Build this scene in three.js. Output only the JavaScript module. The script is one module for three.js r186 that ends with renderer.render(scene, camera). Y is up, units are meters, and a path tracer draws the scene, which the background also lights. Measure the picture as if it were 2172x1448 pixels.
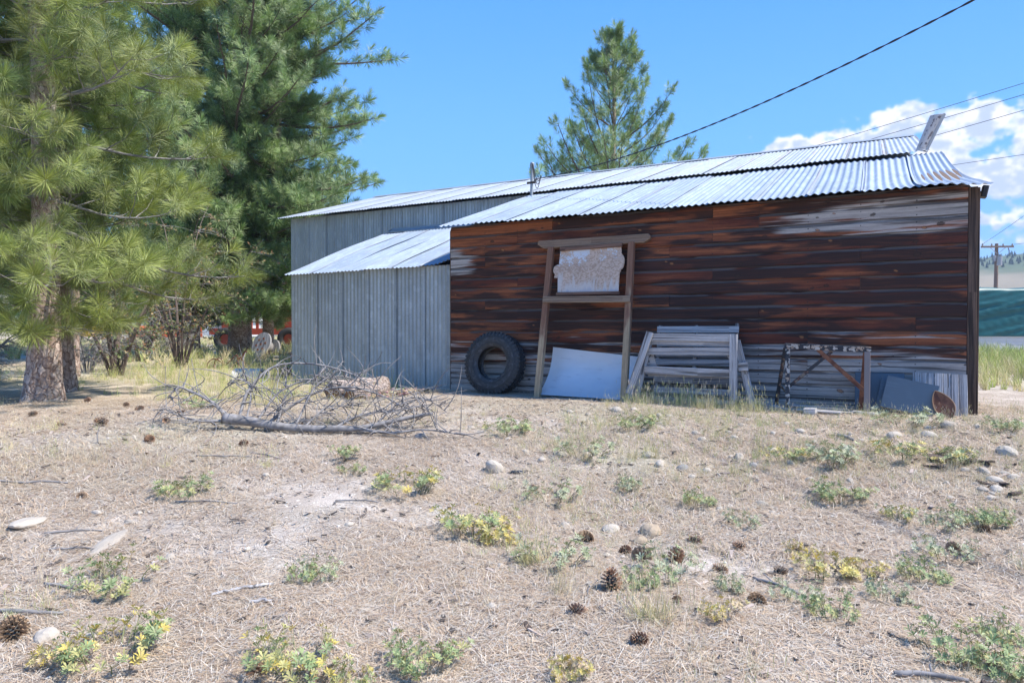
import * as THREE from 'three';
import { mergeGeometries } from 'three/addons/utils/BufferGeometryUtils.js';

// ------------------------------------------------------------------ camera, sky, sun, exposure
const THETA = THREE.MathUtils.degToRad(27.7), ST = Math.sin(THETA), CT = Math.cos(THETA);
const scene = new THREE.Scene();
const camera = new THREE.PerspectiveCamera(53.13, 1024 / 682, 0.05, 4000);
camera.position.set(0, 1.156, 0);
camera.lookAt(-ST * 10, 1.156 - 10 * 25 / 1448, -CT * 10);
scene.add(camera);
const renderer = new THREE.WebGLRenderer({ antialias: true });
renderer.toneMapping = THREE.LinearToneMapping;
renderer.toneMappingExposure = 2.28;
renderer.shadowMap.enabled = true;
const SUN = new THREE.Vector3(0.56, 0.80, -0.17).normalize();
const sun = new THREE.DirectionalLight(new THREE.Color().setRGB(1, 0.93, 0.83), 3.3);
sun.position.copy(SUN).multiplyScalar(60); sun.castShadow = true; sun.shadow.radius = 1.2;
sun.shadow.mapSize.set(4096, 4096);
Object.assign(sun.shadow.camera, { left: -40, right: 40, top: 40, bottom: -40, near: 1, far: 160 });
scene.add(sun, sun.target);

// ------------------------------------------------------------------ small tools
function rng(seed) { let a = seed >>> 0; return () => { a = (a + 0x6D2B79F5) | 0; let t = Math.imul(a ^ (a >>> 15), 1 | a); t = (t + Math.imul(t ^ (t >>> 7), 61 | t)) ^ t; return ((t ^ (t >>> 14)) >>> 0) / 4294967296; }; }
function hash(x, y) { let h = Math.imul(x | 0, 374761393) + Math.imul(y | 0, 668265263); h = Math.imul(h ^ (h >>> 13), 1274126177); return ((h ^ (h >>> 16)) >>> 0) / 4294967296; }
function noise(x, y) {
  const xi = Math.floor(x), yi = Math.floor(y), fx = x - xi, fy = y - yi, u = fx * fx * (3 - 2 * fx), v = fy * fy * (3 - 2 * fy);
  const a = hash(xi, yi), b = hash(xi + 1, yi), c = hash(xi, yi + 1), d = hash(xi + 1, yi + 1);
  return a + (b - a) * u + (c - a) * v + (a - b - c + d) * u * v;
}
function fbm(x, y, o = 4) { let s = 0, a = 0.5, n = 0; for (let i = 0; i < o; i++) { s += a * noise(x + i * 17.3, y + i * 9.1); n += a; x *= 2.03; y *= 2.03; a *= 0.5; } return s / n; }
const ss = (a, b, x) => { const t = Math.min(1, Math.max(0, (x - a) / (b - a))); return t * t * (3 - 2 * t); };
const mix = (a, b, t) => a + (b - a) * t;
const mix3 = (a, b, t) => [mix(a[0], b[0], t), mix(a[1], b[1], t), mix(a[2], b[2], t)];
const V = (x, y, z) => new THREE.Vector3(x, y, z);
const toS = c => { c = Math.min(1, Math.max(0, c)); return c <= 0.0031308 ? 12.92 * c : 1.055 * Math.pow(c, 1 / 2.4) - 0.055; };
function tex(w, h, fn, { linear = false, repeat = true } = {}) {      // fn(u, v) gives linear colour 0..1
  const d = new Uint8Array(w * h * 4);
  for (let j = 0; j < h; j++) for (let i = 0; i < w; i++) {
    const c = fn((i + 0.5) / w, (j + 0.5) / h), k = (j * w + i) * 4;
    for (let q = 0; q < 3; q++) d[k + q] = Math.round(255 * (linear ? Math.min(1, Math.max(0, c[q])) : toS(c[q])));
    d[k + 3] = 255;
  }
  return finish(new THREE.DataTexture(d, w, h), linear, repeat);
}
function finish(t, linear, repeat = true) {
  t.colorSpace = linear ? THREE.NoColorSpace : THREE.SRGBColorSpace;
  t.magFilter = THREE.LinearFilter; t.minFilter = THREE.LinearMipmapLinearFilter; t.generateMipmaps = true;
  t.wrapS = t.wrapT = repeat ? THREE.RepeatWrapping : THREE.ClampToEdgeWrapping; t.needsUpdate = true; return t;
}
const col = (r, g, b) => new THREE.Color().setRGB(r, g, b);
function mat(o) { const { rgb, ...r } = o; const P = r.transmission || r.clearcoat || r.sheen ? THREE.MeshPhysicalMaterial : THREE.MeshStandardMaterial; const m = new P({ roughness: 0.85, side: THREE.DoubleSide, ...r }); if (rgb) m.color.setRGB(...rgb); return m; }

class MB {                                                           // mesh builder
  constructor() { this.p = []; this.u = []; this.c = []; this.i = []; }
  get n() { return this.p.length / 3; }
  v(x, y, z, u = 0, v = 0, c = null) { this.p.push(x, y, z); this.u.push(u, v); if (c) this.c.push(c[0], c[1], c[2]); return this.n - 1; }
  tri(a, b, c) { this.i.push(a, b, c); }
  quad(a, b, c, d) { this.i.push(a, b, c, a, c, d); }
  tube(pts, rad, sides = 6, { c = null, cap = true, uo = 0, vo = 0, jitter = 0, R = null } = {}) {
    const N = pts.length; let prev = null, L = vo; const rings = [];
    for (let k = 0; k < N; k++) {
      const a = pts[Math.max(0, k - 1)], b = pts[Math.min(N - 1, k + 1)];
      const d = V(b.x - a.x, b.y - a.y, b.z - a.z).normalize();
      let s = prev ? prev.clone().addScaledVector(d, -prev.dot(d)) : (Math.abs(d.y) < 0.9 ? V(0, 1, 0) : V(1, 0, 0)).cross(d);
      if (s.lengthSq() < 1e-8) s = V(d.y, d.z, d.x).cross(d); s.normalize(); prev = s; const t = d.clone().cross(s);
      if (k) L += pts[k].distanceTo(pts[k - 1]);
      const r = Array.isArray(rad) ? rad[k] : rad, ring = [];
      for (let j = 0; j <= sides; j++) {
        const q = j / sides * Math.PI * 2, rr = r * (jitter ? 1 + jitter * (R() - 0.5) : 1), cs = Math.cos(q) * rr, sn = Math.sin(q) * rr;
        if (jitter && j === sides) { const o = ring[0] * 3; ring.push(this.v(this.p[o], this.p[o + 1], this.p[o + 2], uo + 1, L, c)); continue; }
        ring.push(this.v(pts[k].x + s.x * cs + t.x * sn, pts[k].y + s.y * cs + t.y * sn, pts[k].z + s.z * cs + t.z * sn, uo + j / sides, L, c));
      }
      rings.push(ring);
    }
    for (let k = 1; k < N; k++) for (let j = 0; j < sides; j++) this.quad(rings[k - 1][j], rings[k - 1][j + 1], rings[k][j + 1], rings[k][j]);
    if (cap) for (const k of [0, N - 1]) { const m = this.v(pts[k].x, pts[k].y, pts[k].z, uo, vo, c); for (let j = 0; j < sides; j++) k ? this.tri(m, rings[k][j], rings[k][j + 1]) : this.tri(m, rings[k][j + 1], rings[k][j]); }
    return this;
  }
  geo() {
    const g = new THREE.BufferGeometry();
    g.setAttribute('position', new THREE.Float32BufferAttribute(this.p, 3)); g.setAttribute('uv', new THREE.Float32BufferAttribute(this.u, 2));
    if (this.c.length) g.setAttribute('color', new THREE.Float32BufferAttribute(this.c, 3));
    g.setIndex(this.i); g.computeVertexNormals(); return g;
  }
}
// a bar of rectangular section w (across) x t (deep) with chamfered edges from a to b; uv in metres, grain along u
function bar(a, b, w, t, { up = V(0, 0, 1), ch = 0.004, uo = 0, c = null } = {}) {
  const d = b.clone().sub(a), L = d.length(); d.normalize();
  const n = up.clone().addScaledVector(d, -up.dot(d)).normalize(), s = d.clone().cross(n);
  ch = Math.min(ch, w * 0.3, t * 0.3);
  const x = w / 2, y = t / 2, prof = [[-x + ch, y], [x - ch, y], [x, y - ch], [x, -y + ch], [x - ch, -y], [-x + ch, -y], [-x, -y + ch], [-x, y - ch]];
  const m = new MB(); let per = uo * 0.37;
  const pt = (o, q, u, v) => m.v(o.x + s.x * q[0] + n.x * q[1], o.y + s.y * q[0] + n.y * q[1], o.z + s.z * q[0] + n.z * q[1], u, v, c);
  for (let k = 0; k < 8; k++) {
    const p = prof[k], q = prof[(k + 1) % 8], l = Math.hypot(q[0] - p[0], q[1] - p[1]);
    m.quad(pt(a, p, uo, per), pt(a, q, uo, per + l), pt(b, q, uo + L, per + l), pt(b, p, uo + L, per)); per += l;
  }
  for (const [o, f] of [[a, 1], [b, 0]]) { const r = prof.map(p => pt(o, p, uo + p[0] * 0.2, uo + p[1])); for (let k = 1; k < 7; k++) f ? m.tri(r[0], r[k + 1], r[k]) : m.tri(r[0], r[k], r[k + 1]); }
  return m.geo();
}
const taken = {};
function numbered(n) { const k = taken[n] = (taken[n] ?? -1) + 1; return k ? `${n}_${String(k).padStart(3, '0')}` : n; }
function shadow(o) { o.castShadow = o.receiveShadow = true; return o; }
function thing(name, label, category, [x, y, z] = [0, 0, 0], turn = 0, group) {
  const o = new THREE.Group(); o.name = numbered(name); o.position.set(x, y, z); o.rotation.y = turn; scene.add(o);
  o.userData = { label, category }; if (group) o.userData.group = group; return o;
}
function part(name, geometry, material, parent) { const m = shadow(new THREE.Mesh(Array.isArray(geometry) ? mergeGeometries(geometry) : geometry, material)); m.name = name; parent.add(m); return m; }
function single(name, geometry, material, label, category, pos = [0, 0, 0], turn = 0, group) {
  const m = shadow(new THREE.Mesh(geometry, material)); m.name = numbered(name); m.position.set(...pos); m.rotation.y = turn; scene.add(m);
  m.userData = { label, category }; if (group) m.userData.group = group; return m;
}
function structure(name, geometry, material, label) { const m = shadow(new THREE.Mesh(geometry, material)); m.name = name; m.userData = { kind: 'structure', label }; scene.add(m); return m; }
function copies(name, geometry, material, list, parent, { label, category } = {}) { // list of [Matrix4, Color]
  const m = shadow(new THREE.InstancedMesh(geometry, material, list.length)); m.name = name; m.userData = { kind: 'stuff' };
  if (label) Object.assign(m.userData, { label, category });
  list.forEach(([M, c], i) => { m.setMatrixAt(i, M); if (c) m.setColorAt(i, c); }); parent.add(m); return m;
}
const Q = new THREE.Quaternion(), UPV = V(0, 1, 0);
function place(pos, dir, roll, s) { // matrix turning +y to dir
  const q = new THREE.Quaternion().setFromUnitVectors(UPV, dir).multiply(Q.setFromAxisAngle(UPV, roll));
  return new THREE.Matrix4().compose(pos, q, typeof s === 'number' ? V(s, s, s) : s);
}

// ------------------------------------------------------------------ sky (computed: air and clouds)
{
  const W = 3600, H = 1800, d = new Float32Array(W * H * 4);
  const R = rng(5), blobs = [[21.3, 13.7, 1.3, .9], [22.6, 13.9, 1.3, .9], [24.9, 13.7, 1.7, .9], [27.6, 14.0, 1.8, 1.2], [29.8, 14.9, 1.5, .9], [33.2, 13.6, 2.6, 1.5], [34.2, 14.4, 1.4, 1.0], [35.4, 14.3, 1.2, .9], [31, 11.6, 2.4, 1.4], [34, 10.6, 2.8, 1.2], [37.8, 12.0, 2.0, 1.9], [36.8, 9.8, 2.0, 1.2], [35, 7.5, 2.2, .65], [37.6, 6.2, 1.6, .9], [33.5, 5.9, 1.6, .45], [36.2, 4.6, 2.2, .5]];
  for (let k = 0; k < 70; k++) { const a = 42 + R() * 250, e = 4 + R() * 11; for (let j = 0; j < 3; j++) blobs.push([a + (R() - .5) * 6, e + (R() - .5) * 1.6, 1.5 + R() * 2.5, .6 + R() * 1.1]); }
  for (const b of blobs) if (b[0] > 180) b[0] -= 360;
  const cols = new Array(360).fill(0).map(() => []);
  for (const b of blobs) for (let a = Math.floor(b[0] - b[2] * 2.2); a <= b[0] + b[2] * 2.2; a++) cols[(a + 720) % 360].push(b);
  const fw = Math.atan2(-CT, -ST);                                   // azimuth (atan2(z, x)) of the view
  for (let j = 0; j < H; j++) {
    const e = ((j + .5) / H - .5) * 180;
    let base;
    if (e < 0) base = [.34, .33, .30];
    else {
      const t = Math.pow(Math.min(1, e / 90), .5);
      base = mix3([.40, .62, .92], [.155, .42, .88], ss(0, .40, t)); base = mix3(base, [.075, .28, .74], ss(.34, .62, t)); base = mix3(base, [.05, .20, .60], ss(.6, 1, t));
    }
    for (let i = 0; i < W; i++) {
      const k = (j * W + i) * 4; let c = base;
      if (e > 1 && e < 20) {
        let az = ((i + .5) / W - .5) * Math.PI * 2 - fw; az = Math.atan2(Math.sin(az), Math.cos(az)) * 180 / Math.PI;
        const list = cols[(Math.floor(az) + 720) % 360];
        if (list.length) {
          let den = 0, hi = 0;
          const wx = (fbm(az * .9, e * .9, 3) - .5) * 1.6, wy = (fbm(az * .9 + 40, e * .9, 3) - .5) * 1.1;
          for (const b of list) { let da = az + wx - b[0]; if (da > 180) da -= 360; if (da < -180) da += 360; const q = (da / b[2]) ** 2 + ((e + wy - b[1]) / b[3]) ** 2, g = Math.exp(-q * 1.1); den += g; hi += g * (e + wy - b[1]) / b[3]; }
          if (den > .03) {
            const n = fbm(az * 1.5 + 7, e * 2.0, 6), al = ss(.30, .72, den * .85 + (n - .5) * 1.25);
            if (al > 0) {
              const li = Math.min(1, Math.max(0, .62 + .38 * hi / den + (fbm(az * 1.3 + 3, e * 2.2 - .25, 5) - n) * 1.4 - .2 * ss(.6, 1.6, den)));
              c = mix3(base, mix3([.44, .53, .70], [.80, .82, .86], ss(.2, .9, li)), al * .96);
            }
          }
        }
      }
      d[k] = c[0] * .68; d[k + 1] = c[1] * .66; d[k + 2] = c[2] * .68; d[k + 3] = 1;
    }
  }
  const t = new THREE.DataTexture(d, W, H, THREE.RGBAFormat, THREE.FloatType);
  t.mapping = THREE.EquirectangularReflectionMapping; t.magFilter = THREE.LinearFilter; t.minFilter = THREE.LinearFilter; t.wrapS = THREE.RepeatWrapping; t.needsUpdate = true;
  scene.background = t; scene.environment = t;
}

// ------------------------------------------------------------------ ground
function gh(x, z) {
  const r = Math.hypot(x, z);
  let y = 0.04 - 0.42 * (1 - ss(4.5, 9.5, r));
  if (r < 80) {
    const k = 1 - ss(40, 80, r);
    y += ((fbm(x * .55 + 3, z * .55, 3) - .5) * .13 + (fbm(x * 2.2, z * 2.2 + 5, 3) - .5) * .055) * k * (1 - .6 * ss(-9.2, -9.9, z) * ss(-12, -11, x) * (1 - ss(1, 2.5, x)));
  }
  y -= .10 * ss(-10.7, -11.4, z) * ss(-11.6, -11.0, x) * (1 - ss(1.2, 1.5, x)) * ss(-24, -23, z); // under the buildings
  return y;
}
const litterTile = 2.6, litterSize = 2048;
const { litterMap, litterBump } = (() => {
  const n = litterSize, c = new Float32Array(n * n * 3), hgt = new Float32Array(n * n), R = rng(11);
  const perNoise = (u, v, f, o) => { // seamless
    const su = ss(.8, 1, u), sv = ss(.8, 1, v), a = fbm(u * f, v * f, o), b = su ? fbm((u - 1) * f, v * f, o) : a, d = sv ? fbm(u * f, (v - 1) * f, o) : a, e = su && sv ? fbm((u - 1) * f, (v - 1) * f, o) : a;
    return mix(mix(a, b, su), mix(d, e, su), sv);
  };
  for (let j = 0; j < n; j++) for (let i = 0; i < n; i++) {
    const u = i / n, v = j / n, k = (j * n + i), a = perNoise(u, v, 9, 3), g = hash(i >> 1, j >> 1) * .5 + noise(i * .16, j * .16) * .5;
    let q = mix3([.40, .345, .295], [.52, .465, .41], ss(.3, .7, a)); const f = .55 + .8 * g;
    c[k * 3] = q[0] * f; c[k * 3 + 1] = q[1] * f; c[k * 3 + 2] = q[2] * f; hgt[k] = .25 + .2 * g + .1 * a;
  }
  const put = (x, y, q, h) => { x = ((x % n) + n) % n; y = ((y % n) + n) % n; const k = y * n + x; c[k * 3] = q[0]; c[k * 3 + 1] = q[1]; c[k * 3 + 2] = q[2]; hgt[k] = h; };
  const pal = [[.54, .42, .30], [.48, .35, .24], [.60, .50, .40], [.40, .29, .20], [.54, .50, .46], [.66, .60, .52], [.27, .19, .14], [.52, .46, .40]];
  for (let s = 0; s < 1500; s++) {                                       // small stones
    const r = 2 + R() * R() * 11, x = R() * n, y = R() * n, t = .42 + R() * .35, q = [t, t * (.93 + R() * .05), t * (.84 + R() * .1)], ax = .7 + R() * .6;
    for (let j = -r; j <= r; j++) for (let i = -r; i <= r; i++) if ((i / r / ax) ** 2 + (j / r * ax) ** 2 < .8 + .4 * hash(i + s, j)) put(Math.floor(x + i), Math.floor(y + j), [q[0] * (.85 + .3 * hash(i, j + s)), q[1] * (.85 + .3 * hash(i, j + s)), q[2] * (.85 + .3 * hash(i, j + s))], .7);
  }
  for (let s = 0; s < 15000; s++) {                                      // fallen needles
    let x = R() * n, y = R() * n; const dens = fbm(x / n * 5 + 3, y / n * 5, 2); if (dens < .30 + R() * .28) continue;
    const L = 50 + R() * 110; let a = R() * Math.PI * 2; const bend = (R() - .5) * .012, p = pal[(R() * pal.length) | 0], f = .8 + R() * .45, h = .5 + R() * .5, w = R() < .4 ? 2 : 1;
    for (let l = 0; l < L; l++) { x += Math.cos(a); y += Math.sin(a); a += bend; const e = f * (.9 + .2 * hash(l >> 3, s)), q = [p[0] * e, p[1] * e, p[2] * e]; for (let o = 0; o < w; o++) put(Math.floor(x), Math.floor(y) + o, q, h); }
  }
  for (let s = 0; s < 2600; s++) {                                        // bark flakes
    const r = 2 + R() * R() * 8, x = R() * n, y = R() * n, a = R() * 3, p = R() < .5 ? [.13, .095, .08] : [.30, .22, .18];
    for (let j = -r; j <= r; j++) for (let i = -r; i <= r; i++) { const qx = i * Math.cos(a) + j * Math.sin(a), qy = -i * Math.sin(a) + j * Math.cos(a); if (Math.abs(qx) < r * .9 && Math.abs(qy) < r * .4 * (.6 + .7 * hash(s, i))) put(Math.floor(x + i), Math.floor(y + j), p.map(w => w * (.7 + .6 * hash(i, j))), .6); }
  }
  const b = new Uint8Array(n * n * 4), bb = new Uint8Array(n * n * 4);
  for (let k = 0; k < n * n; k++) { for (let q = 0; q < 3; q++) { b[k * 4 + q] = Math.round(255 * toS(c[k * 3 + q])); bb[k * 4 + q] = Math.round(255 * hgt[k]); } b[k * 4 + 3] = bb[k * 4 + 3] = 255; }
  return { litterMap: finish(new THREE.DataTexture(b, n, n), false), litterBump: finish(new THREE.DataTexture(bb, n, n), true) };
})();
// what lies on the ground where: duff of needles under the trees, pale gravel, grassy patches
function groundTint(x, z) {
  const duff = ss(.42, .62, fbm(x * .22 + 9, z * .22, 4) + .28 * ss(-6.5, -9, x) * ss(-2, -5, z) - .06);
  const gravel = ss(.50, .66, fbm(x * .35 + 31, z * .35 + 4, 4)), grass = ss(.5, .62, fbm(x * .3 + 60, z * .3 + 8, 4) + .1 * ss(-9, -11, x) * ss(-7, -9, z) - .04);
  let t = mix3([1, 1, 1], [1.04, .94, .82], duff * .8); t = mix3(t, [1.12, 1.12, 1.12], gravel * (1 - duff) * .35); t = mix3(t, [.86, .95, .68], grass * .35);
  const meadow = ss(.46, .58, fbm(x * .06 + 14, z * .06 + 70, 4)); t = mix3(t, mix3([1.10, 1.06, .92], [.98, 1.04, .74], ss(.4, .6, fbm(x * .09, z * .09 + 70, 3))), meadow * .45);
  return t;
}
{
  const axis = (c0, c1, step) => { const a = []; for (let v = c0; v <= c1 + 1e-6; v += step) a.push(v); let s = step, l = c0, h = c1; while (h < 1700) { s *= 1.16; h += s; l -= s; a.push(h); a.unshift(l); } return a; };
  const xs = axis(-11, 3, .055), zs = axis(-11, -1.2, .055), m = new MB();
  for (const z of zs) for (const x of xs) {
    const r = Math.hypot(x, z); let y = gh(x, z);
    if (r < 11) y += (noise(x * 14, z * 14) - .5) * .016 + (noise(x * 31, z * 31) - .5) * .008;
    m.v(x, y, z, x / litterTile, z / litterTile, groundTint(x, z));
  }
  for (let j = 1; j < zs.length; j++) for (let i = 1; i < xs.length; i++) { const a = (j - 1) * xs.length + i - 1, b = a + xs.length; m.quad(a, b, b + 1, a + 1); }
  structure('ground', m.geo(), mat({ map: litterMap, bumpMap: litterBump, bumpScale: .012, vertexColors: true, roughness: .97 }), 'dry ground of pale soil, fallen pine needles and stones');
}
const onGround = (x, z, dy = 0) => [x, gh(x, z) + dy, z];

// ------------------------------------------------------------------ hills
{
  const m = new MB(), NA = 150, NR = 44;
  const hh = (a, r) => { const x = Math.sin(a) * r / 120, y = Math.cos(a) * r / 120; return -8 + ss(330, 1000, r) * (92 + 16 * (fbm(a * 7 + 2, 3, 3) - .5) + 16 * (fbm(x, y, 4) - .5) * ss(380, 700, r)) - 30 * ss(1050, 1500, r); };
  const pos = (a, r) => { const w = Math.atan2(-CT, -ST) + a; return V(Math.cos(w) * r, hh(a, r), Math.sin(w) * r); };
  for (let j = 0; j <= NR; j++) for (let i = 0; i <= NA; i++) {
    const a = (i / NA - .5) * 2.3, r = 230 + Math.pow(j / NR, 1.2) * 1200, p = pos(a, r), g = ss(.38, .62, fbm(p.x * .006, p.z * .006 + 4, 4) + .2 * ss(30, 85, p.y) - .12);
    const c = mix3([.27, .225, .15], [.095, .125, .06], g), f = .8 + .4 * fbm(p.x * .03, p.z * .03, 3); m.v(p.x, p.y, p.z, p.x / 40, p.z / 40, c.map(v => v * f));
  }
  for (let j = 0; j < NR; j++) for (let i = 0; i < NA; i++) { const a = j * (NA + 1) + i, b = a + NA + 1; m.quad(a, a + 1, b + 1, b); }
  structure('hills', m.geo(), mat({ vertexColors: true, roughness: 1 }), 'dry green and tan hillside behind the power pole');
  const R = rng(77), list = [], cg = [];
  for (let k = 0; k < 5; k++) { const c = new THREE.ConeGeometry(1.6 - k * .27, 2.2, 7, 1, true); c.translate((R() - .5) * .3, 1.4 + k * 1.1, (R() - .5) * .3); cg.push(c); }
  const cone = mergeGeometries(cg);
  for (let k = 0; k < 14000; k++) {
    const a = (R() - .5) * 2.25, r = 360 + R() * 640; const p = pos(a, r); if (p.y < 6 || fbm(p.x * .011 + 20, p.z * .011, 3) < .34 + R() * .22 - .10 * ss(45, 85, p.y)) continue;
    const s = .42 + R() * .5, f = .8 + R() * .5; list.push([new THREE.Matrix4().compose(p, new THREE.Quaternion().setFromAxisAngle(UPV, R() * 6), V(s * 1.15, s * 1.05, s * 1.15)), col(.030 * f, .048 * f, .026 * f)]);
  }
  scene.fog = new THREE.FogExp2(0xbcd2ea, .00034);
  copies('hillside_pines', cone, mat({ roughness: 1 }), list, scene, { label: 'scattered dark pines covering the far hillside', category: 'pine wood' });
}

// ------------------------------------------------------------------ materials of the buildings
const STUDS = [.547, -.129, -.805, -1.48, -2.157, -2.83, -3.51, -4.19, -4.86, -5.54, -6.2];
const WX0 = -6.94, WX1 = 1.13, COURSE = .193, C0 = -.02;
const JOINTS = [[-.129, -4.86], [-2.157, -6.2], [-4.19, .547], [-.805, -5.54], [-2.83, -4.86], [-.805, -4.86], [-3.51, .547], [-1.48, -5.54], [-2.83, -6.2], [-.129, -4.19], [-2.157, -5.54], [-.129, -4.86], [-2.83, -6.2], [-2.157, -6.2], [-1.48, -5.54], [-2.157, -4.86]];
const wallMap = (() => {
  const x0 = -7, W = 8.25, y0 = -.06, H = 3.2, boards = {};
  // knots of each board
  const info = (c, s, a, b) => boards[c * 10 + s] ??= (() => {
    const R = rng(c * 71 + s * 13 + 5), kn = []; const n = Math.floor((b - a) * (.2 + R() * 1.1));
    for (let k = 0; k < n; k++) kn.push([a + R() * (b - a), .03 + R() * .11, .007 + R() * .013, R()]);
    return { kn, tone: R(), seed: R() * 90, dk: R() };
  })();
  return tex(1800, 900, (u, v) => {
    const X = x0 + u * W, Y = y0 + v * H, c = Math.max(0, Math.min(15, Math.floor((Y - C0) / COURSE))), fy = (Y - C0) - c * COURSE;
    const js = [WX0, ...JOINTS[c].slice().sort((p, q) => p - q), WX1]; let s = 0; while (s < js.length - 2 && X > js[s + 1]) s++;
    const B = info(c, s, js[s], js[s + 1]), o = B.seed;
    let warp = (fbm(X * 1.3 + o, Y * 5, 2) - .5) * .05, kd = 9, kt = 0;
    for (const k of B.kn) { const dx = (X - k[0]), dy = (fy - k[1]), q = Math.hypot(dx / (k[2] * 1.8), (dy + dx * (k[3] - .5) * .5) / k[2]) * (.8 + .4 * noise(dx * 200, dy * 200)); warp += dy * .55 * Math.exp(-q * q * .12); if (q < kd) { kd = q; kt = k[3]; } }
    const grain = fbm(X * 2.2 + o, (fy + warp) * 110 + o, 3), fine = noise(X * 30 + o, (fy + warp) * 420), band = fbm(X * .9 + o, (fy + warp) * 11 + o, 4), blot = fbm(X * 1.4 + 30, Y * 9 + 3, 4);
    // brown timber: red to orange
    let t = ss(.34, .74, band * .7 + B.tone * .38 + .02 * (c > 11 ? c - 9 : 0));
    let q = mix3([.095, .026, .014], [.25, .092, .036], t); q = q.map((w, i) => w * (.32 + 1.32 * grain) * (.80 + .40 * fine) * (i === 0 ? 1.08 : .95));
    // old dark stain running with the grain
    const dk = ss(.44, .60, fbm(X * 1.3 + o * 2, (fy + warp) * 9 + o, 5) * .72 + blot * .35 + (c > 3 && c < 12 ? .035 : -.05) + (B.dk - .5) * .13 + (c === 13 || c === 12 ? .03 * ss(-1.8, -1.2, X) : 0));
    q = mix3(q, [.030, .014, .012], Math.min(1, dk * .9 * (.55 + .85 * (1 - grain)) + .15 * dk * fine));
    // bare grey weathered timber: low boards, the top right corner, a patch by the metal shed
    const wn = fbm(X * 1.1 + 12, Y * 14, 4) - .5, wn2 = fbm(X * .6 + o, (fy + warp) * 30, 3) - .5;
    let gr = ss(.02, .14, .62 - .154 * c + wn * .6 + wn2 * .4 + .10 * ss(-2.6, -1.2, X));
    gr = Math.max(gr, ss(-.1, .25, wn * 1.2 + wn2 + 1.1 * (1 - Math.hypot((X - .55) / 1.5, (Y - 2.72) / .26))), ss(0, .3, wn * 1.4 + wn2 + .8 * (1 - Math.hypot((X + 6.9) / .5, (Y - 2.42) / .25))));
    const gg = (.22 + .42 * grain) * (.7 + .55 * band) * (.86 + .28 * fine); q = mix3(q, [gg * 1.0, gg * .95, gg * .90], gr * .9);
    if (gr > .2) q = mix3(q, [.03, .025, .022], ss(.60, .72, fbm(X * .7 + 50 + o, (fy + warp) * 34, 4)) * .7);
    // knots
    if (kd < 1.6) { const w = 1 - ss(.75, 1.6, kd); q = mix3(q, kt > .62 ? [.42 - .16 * kd, .18 - .07 * kd, .05] : [.05 - .015 * kd, .022, .015], w * (kt > .62 ? .55 + .4 * fine : .8)); if (Math.abs(kd - 1.15) < .18) q = q.map(w2 => w2 * .5); }
    // dust and lichen caught in the cove of the board
    if (fy > .150) q = mix3(q, [.11, .098, .092].map(w => w * (.4 + 1.2 * grain)), .8 * ss(.35, .5, fbm(X * 2.4 + 8, c * 3.7 + fy * 30, 3)));
    for (const st of STUDS) if (Math.abs(X - st) < .006 && (Math.abs(fy - .03) < .006 || Math.abs(fy - .125) < .006)) q = [.02, .02, .024];
    return q;
  }, { repeat: false });
})();
const WALLUV = (x, y) => [(x + 7) / 8.25, (y + .06) / 3.2];
const boardMat = mat({ map: wallMap, roughness: .82 });
// wood with grain along u (metres); pal: dark, light
function woodTex(seed, dark, light, streak, size = 512) {
  const R = rng(seed), o = R() * 50;
  return tex(size, size, (u, v) => {
    const X = u * 2, Y = v * .5, w = (fbm(X * 1.6 + o, Y * 8, 2) - .5) * .05, g = fbm(X * 2 + o, (Y + w) * 130, 3), b = fbm(X * .8 + o, (Y + w) * 30, 3), f = noise(X * 26, (Y + w) * 380);
    let q = mix3(dark, light, ss(.25, .75, g * .55 + b * .45)).map(k => k * (.86 + .28 * f)); q = mix3(q, streak, ss(.62, .74, fbm(X * 1.1 + 9 + o, (Y + w) * 44, 4)) * .8); return q;
  });
}
function woodMat(seed, d, l, s, extra = {}) { const t = woodTex(seed, d, l, s); t.repeat.set(.5, 2); return mat({ map: t, bumpMap: t, bumpScale: .004, roughness: .88, ...extra }); }
const greyWood = [woodMat(1, [.20, .195, .20], [.50, .49, .49], [.07, .065, .065]), woodMat(2, [.26, .25, .25], [.56, .55, .55], [.09, .085, .08]), woodMat(3, [.15, .14, .14], [.38, .37, .36], [.05, .045, .04])];
const frameWood = woodMat(4, [.19, .125, .085], [.40, .30, .205], [.10, .055, .035]), frameRed = woodMat(5, [.13, .068, .047], [.27, .155, .105], [.06, .032, .025]);
const darkTrim = woodMat(6, [.035, .024, .020], [.16, .105, .075], [.012, .010, .010]);
// galvanised sheet: u across one sheet 0..1, v along it 0..1
function zincTex(seed, base, rust, streaks) {
  const o = seed * 13.7;
  return tex(256, 768, (u, v) => {
    const sp = hash(Math.floor(u * 46 + 3 * noise(u * 60 + o, v * 200)), Math.floor(v * 240 + 3 * noise(u * 60, v * 200 + o))), cl = fbm(u * 5 + o, v * 9, 4), st = fbm(u * 26 + o, v * 1.6, 3), fine = noise(u * 160, v * 480);
    let k = (.86 + .16 * sp + .08 * fine) * (.82 + .36 * cl) * (1 - streaks * ss(.5, .75, st));
    let q = base.map(b => b * k);
    const ed = Math.min(u, 1 - u), r = rust * (ss(.06, .01, ed - .03 * (fbm(v * 20 + o, 2, 3) - .5)) * ss(.3, .55, fbm(v * 14 + o, u * 3, 3)) * .9 + ss(.68, .78, fbm(u * 9 + o, v * 30, 4)) * .5);
    q = mix3(q, [.36, .25, .17], Math.min(.8, r)); q = mix3(q, base.map(w => w * 1.35), ss(.62, .74, fbm(u * 7 + o, v * 16 + 5, 4)) * .4);
    return q;
  });
}
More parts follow.
